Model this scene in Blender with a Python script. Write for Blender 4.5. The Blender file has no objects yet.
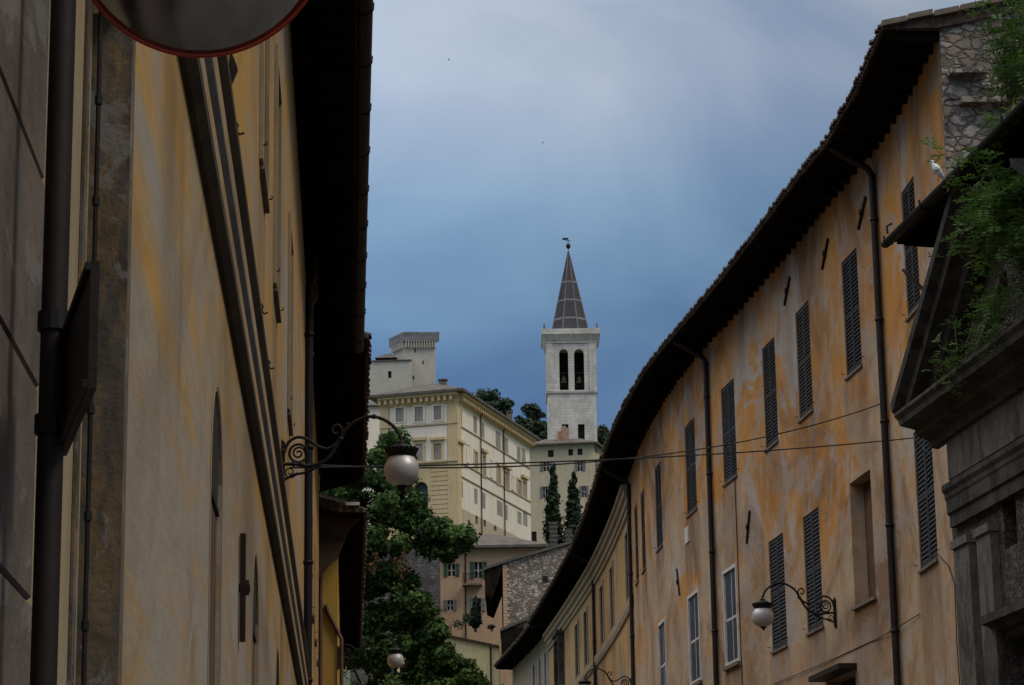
import bpy, math, random
from mathutils import Vector, Matrix, noise as mnoise
random.seed(7)
R = math.radians
S = bpy.context.scene
COL = S.collection

# ------------------------------------------------------------------ camera
FPX = 2500.0
PITCH = math.atan((950 - 342.5) / FPX)
EYE = Vector((0, 0, 1.6))
RM = Matrix.Rotation(math.pi / 2 + PITCH, 3, 'X') @ Matrix.Rotation(-0.015, 3, 'Z')
cd = bpy.data.cameras.new('camera')
cam = bpy.data.objects.new('camera', cd)
COL.objects.link(cam)
cd.sensor_width = 36
cd.lens = 36 * FPX / 1024
cd.clip_start = .1
cd.clip_end = 6000
cam.matrix_world = Matrix.Translation(EYE) @ RM.to_4x4()
S.camera = cam

# ------------------------------------------------------------------ world + sun
SUN_EL, SUN_AZ = 52, 116           # azimuth clockwise from +Y
W = bpy.data.worlds.new('World')
S.world = W
W.use_nodes = True
nt = W.node_tree
nt.nodes.clear()
N = nt.nodes.new
L = nt.links.new
out = N('ShaderNodeOutputWorld'); bg = N('ShaderNodeBackground')
bg.inputs[1].default_value = 0.1
L(bg.outputs[0], out.inputs[0])
sky = N('ShaderNodeTexSky'); sky.sky_type = 'NISHITA'; sky.sun_disc = False
sky.sun_elevation = R(SUN_EL); sky.sun_rotation = R(SUN_AZ)
tc = N('ShaderNodeTexCoord')
sep = N('ShaderNodeSeparateXYZ'); L(tc.outputs['Generated'], sep.inputs[0])
ramp = N('ShaderNodeValToRGB')      # overcast deck: darker blue low down, paler overhead
L(sep.outputs[2], ramp.inputs[0])
el = ramp.color_ramp.elements
el[0].position = 0.0; el[0].color = (.09, .17, .33, 1)
el[1].position = 1.0; el[1].color = (1.35, 1.38, 1.42, 1)
for p, c in ((.20, (.090, .180, .36, 1)), (.245, (.112, .222, .405, 1)), (.29, (.18, .31, .50, 1)), (.335, (.35, .45, .62, 1)), (.45, (.42, .50, .63, 1)), (.72, (.95, .99, 1.06, 1))):
    e = el.new(p); e.color = c
mp = N('ShaderNodeMapping'); L(tc.outputs['Generated'], mp.inputs[0])
mp.inputs['Rotation'].default_value = (0, R(28), 0)
mp.inputs['Scale'].default_value = (3.6, 3.6, 5.2)
nz = N('ShaderNodeTexNoise'); L(mp.outputs[0], nz.inputs[0])
nz.inputs['Scale'].default_value = 2.1; nz.inputs['Detail'].default_value = 7; nz.inputs['Roughness'].default_value = .5
nz.inputs['Distortion'].default_value = .4
nr = N('ShaderNodeMapRange'); L(nz.outputs[0], nr.inputs[0])
nr.inputs[1].default_value = .34; nr.inputs[2].default_value = .66
nr.inputs[3].default_value = 0; nr.inputs[4].default_value = 1
cl = N('ShaderNodeMix'); cl.data_type = 'RGBA'; cl.blend_type = 'MULTIPLY'; cl.inputs[0].default_value = 1
cr_ = N('ShaderNodeMix'); cr_.data_type = 'RGBA'; cr_.inputs[6].default_value = (.76, .81, .875, 1); cr_.inputs[7].default_value = (1.50, 1.34, 1.17, 1)
L(nr.outputs[0], cr_.inputs[0]); L(ramp.outputs[0], cl.inputs[6]); L(cr_.outputs[2], cl.inputs[7]); cl.clamp_result = False
x10 = N('ShaderNodeVectorMath'); x10.operation = 'SCALE'; x10.inputs[3].default_value = 10
# the deck is thinner, so brighter, towards the left of the street
lat = N('ShaderNodeMapRange'); L(sep.outputs[0], lat.inputs[0]); lat.inputs[1].default_value = -.75; lat.inputs[2].default_value = .6; lat.inputs[3].default_value = 1.9; lat.inputs[4].default_value = .55
hi = N('ShaderNodeMapRange'); L(sep.outputs[2], hi.inputs[0]); hi.inputs[1].default_value = .38; hi.inputs[2].default_value = .6
lf = N('ShaderNodeMix'); lf.data_type = 'FLOAT'; L(hi.outputs[0], lf.inputs[0]); lf.inputs[2].default_value = 1; L(lat.outputs[0], lf.inputs[3])
lm = N('ShaderNodeVectorMath'); lm.operation = 'SCALE'; L(cl.outputs[2], lm.inputs[0]); L(lf.outputs[0], lm.inputs[3])
# soft bright bank of cloud low on the left
bk = N('ShaderNodeMapRange'); L(sep.outputs[0], bk.inputs[0]); bk.inputs[1].default_value = -.06; bk.inputs[2].default_value = .16; bk.inputs[3].default_value = 1.06; bk.inputs[4].default_value = .72
bm2 = N('ShaderNodeVectorMath'); bm2.operation = 'SCALE'; L(lm.outputs[0], bm2.inputs[0]); L(bk.outputs[0], bm2.inputs[3])
L(bm2.outputs[0], x10.inputs[0])
mx = N('ShaderNodeMix'); mx.data_type = 'RGBA'; mx.inputs[0].default_value = .9
L(sky.outputs[0], mx.inputs[6]); L(x10.outputs[0], mx.inputs[7]); L(mx.outputs[2], bg.inputs[0])

sd = bpy.data.lights.new('sun', 'SUN'); sd.energy = 1.5; sd.angle = R(16); sd.color = (1, .92, .78)
sun = bpy.data.objects.new('sun', sd); COL.objects.link(sun)
dv = Vector((math.sin(R(SUN_AZ)) * math.cos(R(SUN_EL)), math.cos(R(SUN_AZ)) * math.cos(R(SUN_EL)), math.sin(R(SUN_EL))))
sun.rotation_euler = dv.to_track_quat('Z', 'Y').to_euler()
sun.location = (40, -40, 80)
S.view_settings.view_transform = 'Standard'
S.view_settings.look = 'None'
S.view_settings.exposure = 0.0
S.view_settings.gamma = 1

# ------------------------------------------------------------------ measuring: sight lines to real planes
def ray(px, py):
    return RM @ Vector(((px - 512) / FPX, -(py - 342.5) / FPX, -1.0))
def at_y(px, py, Y):
    d = ray(px, py)
    return EYE + d * (Y / d.y)

# ------------------------------------------------------------------ materials
MATS = {}
def base_mat(name, rough=.85):
    m = bpy.data.materials.new(name); m.use_nodes = True
    n = m.node_tree.nodes; b = n['Principled BSDF']
    b.inputs['Roughness'].default_value = rough
    b.inputs['Specular IOR Level'].default_value = .25
    MATS[name] = m
    return m, m.node_tree, b
def noise(t, scale, vec=None, detail=6, rough=.6, dist=0.0):
    n = t.nodes.new('ShaderNodeTexNoise')
    n.inputs['Scale'].default_value = scale; n.inputs['Detail'].default_value = detail
    n.inputs['Roughness'].default_value = rough; n.inputs['Distortion'].default_value = dist
    if vec: t.links.new(vec, n.inputs['Vector'])
    return n.outputs[0]
def coords(t, sc=(1, 1, 1)):
    c = t.nodes.new('ShaderNodeTexCoord'); m = t.nodes.new('ShaderNodeMapping')
    m.inputs['Scale'].default_value = sc
    t.links.new(c.outputs['Object'], m.inputs[0])
    return m.outputs[0]
def ranged(t, v, a, b, lo=0., hi=1.):
    m = t.nodes.new('ShaderNodeMapRange'); t.links.new(v, m.inputs[0])
    for i, x in enumerate((a, b, lo, hi)): m.inputs[i + 1].default_value = x
    return m.outputs[0]
def mixc(t, f, a, b, mode='MIX'):
    m = t.nodes.new('ShaderNodeMix'); m.data_type = 'RGBA'; m.blend_type = mode
    if isinstance(f, float): m.inputs[0].default_value = f
    else: t.links.new(f, m.inputs[0])
    for i, x in ((6, a), (7, b)):
        if isinstance(x, tuple): m.inputs[i].default_value = (*x, 1)
        else: t.links.new(x, m.inputs[i])
    return m.outputs[2]
def bump(t, b, h, strength=.4, dist=.02):
    n = t.nodes.new('ShaderNodeBump'); n.inputs['Strength'].default_value = strength
    n.inputs['Distance'].default_value = dist
    t.links.new(h, n.inputs['Height']); t.links.new(n.outputs[0], b.inputs['Normal'])
def plain(name, c, var=.35, scale=6, rough=.8, metal=0., bmp=.2):
    m, t, b = base_mat(name, rough)
    v = coords(t)
    nn = noise(t, scale, v)
    lo = tuple(x * (1 - var) for x in c); hi = tuple(min(1, x * (1 + var)) for x in c)
    t.links.new(mixc(t, ranged(t, nn, .3, .7), lo, hi), b.inputs['Base Color'])
    b.inputs['Metallic'].default_value = metal
    if bmp: bump(t, b, noise(t, scale * 6, v), bmp, .01)
    return m
def plaster(name, main, faded, stain, fade_lo=.42, fade_hi=.58, streak=.5, scale=.5, bare=(.33, .32, .31), bare_amt=0.0, hs=1.0, k=1.0, low=None, grime=0.0):
    m, t, b = base_mat(name, .92)
    v = coords(t, (hs * k, hs * k, k)); vs = coords(t, (1.3 * hs * k, 1.3 * hs * k, .36 * k)); vs2 = coords(t, (3.0 * hs * k, 3.0 * hs * k, .75 * k))
    big = noise(t, scale, v, 8, .62, .6)
    if low:                                         # washed-out lower part of the wall
        sz_ = t.nodes.new('ShaderNodeSeparateXYZ'); t.links.new(coords(t), sz_.inputs[0])
        ad_ = t.nodes.new('ShaderNodeMath'); ad_.operation = 'ADD'
        t.links.new(big, ad_.inputs[0]); t.links.new(ranged(t, sz_.outputs[2], low[0], low[1], low[2], low[3]), ad_.inputs[1]); big = ad_.outputs[0]
    col = mixc(t, ranged(t, big, fade_lo, fade_hi), main, faded)
    sm = noise(t, scale * 4.5, v, 8, .7, .8)
    col = mixc(t, ranged(t, sm, .52, .60, 0, .42), col, faded)
    col = mixc(t, ranged(t, sm, .47, .38, 0, .6), col, main)
    st = noise(t, 1.0, vs, 6, .6, .3)
    f = ranged(t, st, .48, .62, 0, streak)
    col = mixc(t, f, col, stain)
    st2 = noise(t, 1.0, vs2, 5, .6)
    col = mixc(t, ranged(t, st2, .48, .62, 0, .6), col, faded)
    st3 = noise(t, 1.3, vs2, 5, .65, .5)
    col = mixc(t, ranged(t, st3, .55, .70, 0, .38), col, tuple(x * .45 for x in stain))
    if bare_amt:
        bn = noise(t, scale * 1.7, coords(t, (hs * k, hs * k, .45 * k)), 9, .66, 1.0)
        col = mixc(t, ranged(t, bn, .555, .585, 0, bare_amt), col, bare)
    if grime:                                       # broad brown weather stains
        g_ = noise(t, .34, coords(t, (hs * k, hs * k, .55 * k)), 9, .68, 1.2)
        col = mixc(t, ranged(t, g_, .50, .63, 0, grime), col, tuple(x * .42 for x in stain))
        g2 = noise(t, 1.1, coords(t, (hs * k, hs * k, .7 * k)), 9, .72, .8)
        col = mixc(t, ranged(t, g2, .55, .575, 0, grime * .8), col, tuple(x * .8 for x in bare))
    an_ = t.nodes.new('ShaderNodeAttribute'); an_.attribute_name = 'stain'
    sb = noise(t, 2.5, coords(t, (1, 1, .25)), 6, .65)
    mu = t.nodes.new('ShaderNodeMath'); mu.operation = 'MULTIPLY'; t.links.new(an_.outputs['Fac'], mu.inputs[0]); t.links.new(ranged(t, sb, .3, .6, .35, 1.1), mu.inputs[1])
    col = mixc(t, ranged(t, mu.outputs[0], 0, 1, 0, .85), col, tuple(x * .40 for x in stain))
    fine = noise(t, 9, v, 8, .7)
    col = mixc(t, ranged(t, fine, .3, .7, 0, .3), col, tuple(x * .55 for x in main))
    t.links.new(col, b.inputs['Base Color'])
    bump(t, b, noise(t, 5, v, 10, .7), .35, .03)
    return m
def rubble(name, cols, mortar, scale=3.2, sq=(1, 1, 1.7), thick=.07):
    m, t, b = base_mat(name, .95)
    c = t.nodes.new('ShaderNodeTexCoord')
    mpn = t.nodes.new('ShaderNodeMapping'); mpn.inputs['Scale'].default_value = sq
    dn = t.nodes.new('ShaderNodeTexNoise'); dn.inputs['Scale'].default_value = 2.6; dn.inputs['Detail'].default_value = 5; dn.inputs['Roughness'].default_value = .65
    t.links.new(c.outputs['Object'], dn.inputs['Vector'])
    vm = t.nodes.new('ShaderNodeVectorMath'); vm.operation = 'MULTIPLY_ADD'
    vm.inputs[1].default_value = (.34, .34, .34)
    t.links.new(dn.outputs['Color'], vm.inputs[0]); t.links.new(c.outputs['Object'], vm.inputs[2])
    t.links.new(vm.outputs[0], mpn.inputs[0])
    v = mpn.outputs[0]
    a = t.nodes.new('ShaderNodeTexVoronoi'); a.inputs['Scale'].default_value = scale; t.links.new(v, a.inputs['Vector'])
    e = t.nodes.new('ShaderNodeTexVoronoi'); e.feature = 'DISTANCE_TO_EDGE'; e.inputs['Scale'].default_value = scale
    t.links.new(v, e.inputs['Vector'])
    sp = t.nodes.new('ShaderNodeSeparateColor'); t.links.new(a.outputs['Color'], sp.inputs[0])
    rp = t.nodes.new('ShaderNodeValToRGB'); t.links.new(sp.outputs[0], rp.inputs[0])
    rp.color_ramp.interpolation = 'CONSTANT'
    els = rp.color_ramp.elements
    els[0].color = (*cols[0], 1); els[1].position = 1 / len(cols); els[1].color = (*cols[1], 1)
    for i in range(2, len(cols)):
        x = els.new(i / len(cols)); x.color = (*cols[i], 1)
    col = mixc(t, ranged(t, e.outputs[0], thick * .4, thick), mortar, rp.outputs[0])
    gr = noise(t, 1.2, coords(t), 8, .65)
    col = mixc(t, ranged(t, gr, .46, .62, 0, .6), col, tuple(x * .45 for x in mortar))
    g2_ = noise(t, 3.5, coords(t), 8, .7, .6); col = mixc(t, ranged(t, g2_, .50, .60, 0, .6), col, mortar)
    fi = noise(t, 22, coords(t), 5, .7)
    col = mixc(t, ranged(t, fi, .3, .7, 0, .35), col, tuple(x * .4 for x in mortar))
    t.links.new(col, b.inputs['Base Color'])
    bump(t, b, ranged(t, e.outputs[0], 0, thick * 1.5), .8, .05)
    return m
def ashlar(name, c1, c2, mortar, bw=.9, bh=.4, msize=.012, axis='XZ', dirt=.4):
    m, t, b = base_mat(name, .9)
    c = t.nodes.new('ShaderNodeTexCoord')
    sx = t.nodes.new('ShaderNodeSeparateXYZ'); t.links.new(c.outputs['Object'], sx.inputs[0])
    ad = t.nodes.new('ShaderNodeMath'); ad.operation = 'ADD'
    t.links.new(sx.outputs[0], ad.inputs[0]); t.links.new(sx.outputs[1], ad.inputs[1])
    cb = t.nodes.new('ShaderNodeCombineXYZ'); t.links.new(ad.outputs[0], cb.inputs[0]); t.links.new(sx.outputs[2], cb.inputs[1])
    br = t.nodes.new('ShaderNodeTexBrick'); t.links.new(cb.outputs[0], br.inputs['Vector'])
    br.inputs['Color1'].default_value = (*c1, 1); br.inputs['Color2'].default_value = (*c2, 1); br.inputs['Mortar'].default_value = (*mortar, 1)
    br.inputs['Scale'].default_value = 1; br.inputs['Brick Width'].default_value = bw; br.inputs['Row Height'].default_value = bh
    br.inputs['Mortar Size'].default_value = msize; br.inputs['Bias'].default_value = -.2
    g = noise(t, .8, coords(t, (1, 1, .4)), 8, .65, .4)
    col = mixc(t, ranged(t, g, .42, .75, 0, dirt), br.outputs[0], tuple(x * .35 for x in mortar))
    f = noise(t, 7, coords(t), 8, .7)
    col = mixc(t, ranged(t, f, .35, .7, 0, .35), col, tuple(x * .6 for x in c2))
    t.links.new(col, b.inputs['Base Color'])
    bump(t, b, f, .35, .04)
    return m
def rooftile(name, c=(.075, .048, .036)):
    m, t, b = base_mat(name, .95)
    a = noise(t, 1.5, coords(t), 6, .7)
    col = mixc(t, ranged(t, a, .35, .65), tuple(x * .5 for x in c), c)
    f = noise(t, 9, coords(t), 4, .6)
    col = mixc(t, ranged(t, f, .45, .7, 0, .6), col, (.15, .14, .12))
    t.links.new(col, b.inputs['Base Color'])
    wv = t.nodes.new('ShaderNodeTexWave'); wv.inputs['Scale'].default_value = 1.6
    t.links.new(coords(t), wv.inputs[0])
    bump(t, b, wv.outputs[0], .6, .06)
    return m
def foliage(name, dark, light, sc=1.2, trans=.25):
    m, t, b = base_mat(name, .7)
    a = noise(t, sc, coords(t), 3, .6)
    f = noise(t, sc * 9, coords(t), 2, .5)
    col = mixc(t, ranged(t, a, .35, .65), dark, light)
    col = mixc(t, ranged(t, f, .4, .7, 0, .5), col, tuple(x * .5 for x in dark))
    t.links.new(col, b.inputs['Base Color'])
    tr = t.nodes.new('ShaderNodeBsdfTranslucent'); t.links.new(col, tr.inputs[0])
    ms = t.nodes.new('ShaderNodeMixShader'); ms.inputs[0].default_value = trans
    o = t.nodes['Material Output']
    t.links.new(b.outputs[0], ms.inputs[1]); t.links.new(tr.outputs[0], ms.inputs[2]); t.links.new(ms.outputs[0], o.inputs[0])
    return m

M = dict(
    ochre=plaster('ochre_plaster', (.52, .232, .045), (.46, .355, .24), (.30, .16, .08), .42, .51, .45, .42, (.42, .38, .33), .95, hs=.5, low=(5.5, 12.5, .15, -.15), grime=.75),
    yellow=plaster('yellow_plaster', (.50, .27, .08), (.42, .29, .14), (.30, .18, .08), .45, .58, .4, .4, grime=.6, hs=.5),
    leftochre=plaster('left_ochre_plaster', (.50, .28, .06), (.34, .305, .26), (.32, .20, .10), .43, .52, .5, .42, (.34, .315, .29), .95, .2, 1.6, low=(3.3, 5.2, .12, -.16), grime=.5),
    cream=plaster('cream_moulding', (.38, .28, .165), (.34, .27, .18), (.24, .18, .12), .42, .6, .4, .8),
    greyplaster=plaster('grey_plaster', (.28, .23, .17), (.36, .27, .17), (.16, .13, .10), .42, .6, .5, .5),
    brightyellow=plaster('bright_yellow_plaster', (.50, .31, .055), (.44, .30, .09), (.32, .21, .07), .5, .7, .3, .5),
    stain_stone=plaster('stained_stone', (.135, .118, .10), (.25, .165, .07), (.07, .06, .052), .52, .58, .8, .42, k=5.0, grime=.7),
    violetstone=plaster('grey_violet_stone', (.18, .130, .105), (.13, .108, .094), (.07, .050, .040), .44, .56, .8, .8, hs=.35, k=3.0, grime=.5),
    pal_white=plaster('palazzo_white', (.86, .79, .66), (.82, .74, .61), (.58, .53, .46), .45, .65, .35, .12),
    pal_yellow=plaster('palazzo_yellow', (.66, .49, .27), (.68, .54, .34), (.48, .37, .22), .45, .65, .3, .12),
    creamhouse=plaster('cream_house_plaster', (.56, .47, .32), (.52, .45, .33), (.40, .34, .24), .42, .6, .4, .15),
    orange=plaster('orange_house_plaster', (.52, .33, .20), (.50, .36, .24), (.36, .24, .16), .42, .6, .4, .3),
    paleyellow=plaster('pale_yellow_plaster', (.76, .66, .36), (.70, .62, .38), (.45, .40, .25), .42, .6, .3, .3),
    rubble=rubble('rubble_stone', [(.52, .45, .38), (.34, .28, .24), (.66, .60, .54), (.40, .26, .20), (.56, .50, .45), (.24, .20, .17)], (.20, .17, .14), 4.6, (1, 1, 1.5), .10),
    gable=rubble('gable_stone', [(.40, .36, .31), (.26, .22, .19), (.50, .46, .41), (.33, .25, .19), (.38, .35, .31)], (.17, .145, .12), 4.2, (1, 1, 1.6), .12),
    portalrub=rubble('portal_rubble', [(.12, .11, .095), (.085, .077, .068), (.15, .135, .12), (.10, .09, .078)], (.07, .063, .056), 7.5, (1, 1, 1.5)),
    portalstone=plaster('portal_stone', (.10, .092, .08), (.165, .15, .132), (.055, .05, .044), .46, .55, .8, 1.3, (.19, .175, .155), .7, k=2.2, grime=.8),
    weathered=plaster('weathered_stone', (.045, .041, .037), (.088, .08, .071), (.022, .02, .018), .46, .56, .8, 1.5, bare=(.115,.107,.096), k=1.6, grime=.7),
    pale_stone=ashlar('pale_stone', (.70, .66, .61), (.56, .53, .49), (.36, .34, .31), 1.1, .42, .014, dirt=.5),
    castle=ashlar('castle_stone', (.52, .49, .43), (.46, .43, .38), (.38, .35, .31), 1.0, .4, .01, dirt=.18),
    crown=plain('crown_stone', (.17, .17, .18), .3, 1),
    greystone=rubble('terrace_stone', [(.16, .15, .14), (.12, .115, .11), (.20, .185, .17)], (.09, .085, .08), 4, (1, 1, 2)),
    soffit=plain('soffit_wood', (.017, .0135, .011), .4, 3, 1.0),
    panel=plain('gable_boarding', (.05, .034, .022), .4, 3),
    tile=rooftile('roof_tile'),
    tile2=rooftile('roof_tile_grey', (.15, .132, .118)),
    metal=plain('dark_metal', (.014, .013, .013), .3, 8, .6, .2),
    pipe=plain('brown_pipe', (.022, .016, .014), .3, 4, .55, .2),
    redpipe=plain('reddish_pipe', (.12, .07, .055), .3, 4, .6, .2),
    rust=plain('rusty_iron', (.03, .02, .015), .5, 10, .9, .2),
    shutter=plain('dark_louvre_paint', (.026, .024, .021), .35, 4, .75),
    shutterb=plain('blue_grey_louvre_paint', (.030, .033, .036), .3, 4, .75),
    farshut=plain('grey_shutter_paint', (.33, .31, .27), .2, 1, .8),
    farshutb=plain('slate_shutter_paint', (.16, .17, .18), .2, 1, .8),
    greenshut=plain('green_shutter_paint', (.035, .085, .06), .25, 2, .8),
    whiteframe=plain('white_frame_paint', (.55, .53, .49), .2, 4, .7),
    bluepane=plain('blue_shutter_panel', (.035, .045, .065), .3, 3, .5),
    dark=plain('dark_opening', (.02, .018, .016), .3, 2, .9),
    brick_fill=plain('brown_infill', (.10, .058, .032), .4, 2.5, .95),
    sill=plain('sill_stone', (.16, .13, .10), .3, 4, .9),
    globe=None, mirror=None,
    rim=plain('orange_rim', (.34, .045, .02), .2, 5, .5),
    leaf=foliage('plane_leaf', (.022, .052, .013), (.095, .17, .038), 1.1),
    leaf2=foliage('fresh_leaf', (.06, .13, .028), (.15, .26, .055), 1.4),
    cypress=foliage('cypress_leaf', (.014, .030, .014), (.024, .045, .020), .5, .1),
    hill=foliage('hill_leaf', (.026, .050, .028), (.055, .085, .045), .25, .15),
    deadleaf=foliage('brown_seed', (.13, .065, .03), (.18, .10, .05), 1.0),
    bark=plain('bark', (.09, .07, .055), .4, 5, .95),
    cable=plain('black_cable', (.015, .015, .015), .1, 2, .7),
    feather=plain('white_feather', (.62, .63, .66), .15, 8, .8),
    birdgrey=plain('dark_feather', (.06, .06, .065), .2, 8, .8),
    spire=ashlar('spire_tile', (.082, .058, .055), (.058, .062, .078), (.075, .078, .09), .8, .55, .06, dirt=.6),
    terracotta=plain('terracotta', (.36, .22, .15), .3, 2),
    bronze=plain('bell_bronze', (.06, .055, .045), .3, 3, .5, .6),
    ground=plain('ground_earth', (.07, .085, .045), .4, .2, .95),
    street=ashlar('street_paving', (.12, .115, .105), (.10, .095, .09), (.06, .056, .052), .6, .3, .012, dirt=.3),
)
m_, t_, b_ = base_mat('frosted_globe', .45)
b_.inputs['Base Color'].default_value = (.44, .43, .44, 1); b_.inputs['Specular IOR Level'].default_value = .5
b_.inputs['Transmission Weight'].default_value = .25
M['globe'] = m_
m_, t_, b_ = base_mat('mirror_face', .12)
b_.inputs['Metallic'].default_value = 1.0
gn = noise(t_, 3, coords(t_, (3, 3, .6)), 5, .6)
t_.links.new(mixc(t_, ranged(t_, gn, .35, .7), (.30, .31, .32), (.42, .43, .44)), b_.inputs['Base Color'])
t_.links.new(ranged(t_, gn, .3, .7, .03, .22), b_.inputs['Roughness'])
M['mirror'] = m_
M['fascia'] = plaster('tan_fascia', (.42, .27, .115), (.38, .28, .17), (.25, .16, .08), .44, .56, .5, .8, k=1.5, grime=.4)
M['spirerib'] = plain('spire_lead', (.17, .17, .185), .3, 2)
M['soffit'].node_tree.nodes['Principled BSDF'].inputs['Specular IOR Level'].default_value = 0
M['greywing'] = plain('pale_grey_wing', (.40, .41, .44), .2, 8)
M['courses'] = plaster('shaded_moulding', (.045, .030, .018), (.07, .045, .025), (.02, .015, .012), .42, .6, .7, 2.0)  # underside shade of the left string courses, put into their colour
M['greyshade'] = plaster('blue_grey_shaded_moulding', (.075, .072, .072), (.11, .10, .095), (.04, .038, .036), .42, .6, .7, 2.0)  # softer underside shade of the middle course, put into its colour

# ------------------------------------------------------------------ mesh builder
ORIG = {}
class MB:
    def __init__(s): s.v = []; s.f = []
    def face(s, pts):
        i = len(s.v); s.v += [Vector(p) for p in pts]; s.f.append(tuple(range(i, i + len(pts))))
    def hexa(s, b, t):
        i = len(s.v); s.v += [Vector(p) for p in b] + [Vector(p) for p in t]; n = len(b)
        s.f.append(tuple(i + k for k in reversed(range(n)))); s.f.append(tuple(i + n + k for k in range(n)))
        for k in range(n):
            j = (k + 1) % n
            s.f.append((i + k, i + j, i + n + j, i + n + k))
    def box(s, c, u, v, w):          # centre and three half-axis vectors
        c, u, v, w = Vector(c), Vector(u), Vector(v), Vector(w)
        s.hexa([c - u - v - w, c + u - v - w, c + u + v - w, c - u + v - w], [c - u - v + w, c + u - v + w, c + u + v + w, c - u + v + w])
    def abox(s, x0, x1, y0, y1, z0, z1):
        s.hexa([(x0, y0, z0), (x1, y0, z0), (x1, y1, z0), (x0, y1, z0)], [(x0, y0, z1), (x1, y0, z1), (x1, y1, z1), (x0, y1, z1)])
    def tube(s, path, r, n=8, cap=True):
        path = [Vector(p) for p in path]; rings = []
        up = Vector((0, 0, 1)); prev = None
        for k, p in enumerate(path):
            a = path[max(k - 1, 0)]; b = path[min(k + 1, len(path) - 1)]
            t = (b - a).normalized()
            if prev is None:
                ref = up if abs(t.z) < .9 else Vector((1, 0, 0))
                x = t.cross(ref).normalized()
            else:
                x = (prev - t * prev.dot(t)).normalized()
            prev = x; y = t.cross(x)
            rr = r[k] if isinstance(r, (list, tuple)) else r
            i = len(s.v)
            for q in range(n):
                an = 2 * math.pi * q / n
                s.v.append(p + x * math.cos(an) * rr + y * math.sin(an) * rr)
            rings.append(i)
        for a, b in zip(rings[:-1], rings[1:]):
            for q in range(n):
                s.f.append((a + q, a + (q + 1) % n, b + (q + 1) % n, b + q))
        if cap:
            s.f.append(tuple(rings[0] + q for q in reversed(range(n)))); s.f.append(tuple(rings[-1] + q for q in range(n)))
    def lathe(s, prof, c, axis=(0, 0, 1), n=24):
        ax = Vector(axis).normalized(); ref = Vector((0, 0, 1)) if abs(ax.z) < .9 else Vector((1, 0, 0))
        x = ax.cross(ref).normalized(); y = ax.cross(x); c = Vector(c); rings = []
        for r, h in prof:
            i = len(s.v); rings.append(i)
            for q in range(n):
                an = 2 * math.pi * q / n
                s.v.append(c + ax * h + (x * math.cos(an) + y * math.sin(an)) * max(r, 1e-4))
        for a, b in zip(rings[:-1], rings[1:]):
            for q in range(n):
                s.f.append((a + q, a + (q + 1) % n, b + (q + 1) % n, b + q))
    def build(s, name, mat, parent=None, smooth=False):
        root = parent
        while root is not None and root.parent is not None: root = root.parent
        o0 = root.location.copy() if root is not None else (s.v[0].copy() if False else Vector((0, 0, 0)))
        me = bpy.data.meshes.new(name)
        me.from_pydata([v - o0 for v in s.v], [], s.f)
        me.materials.append(mat)
        if smooth: me.polygons.foreach_set('use_smooth', [True] * len(me.polygons))
        me.update()
        o = bpy.data.objects.new(name, me); COL.objects.link(o)
        if parent is not None: o.parent = parent
        return o
def tag(o, label, cat, group=None):
    o['label'] = label; o['category'] = cat
    if group: o['group'] = group
    return o
def empty(name, loc, label=None, cat=None, group=None):
    o = bpy.data.objects.new(name, None); COL.objects.link(o); o.location = loc
    o.empty_display_size = .3
    if label: tag(o, label, cat, group)
    return o
def copy_tree(o, parent=None):
    c = o.copy(); COL.objects.link(c); c.parent = parent
    for ch in list(o.children): copy_tree(ch, c)
    return c

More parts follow.
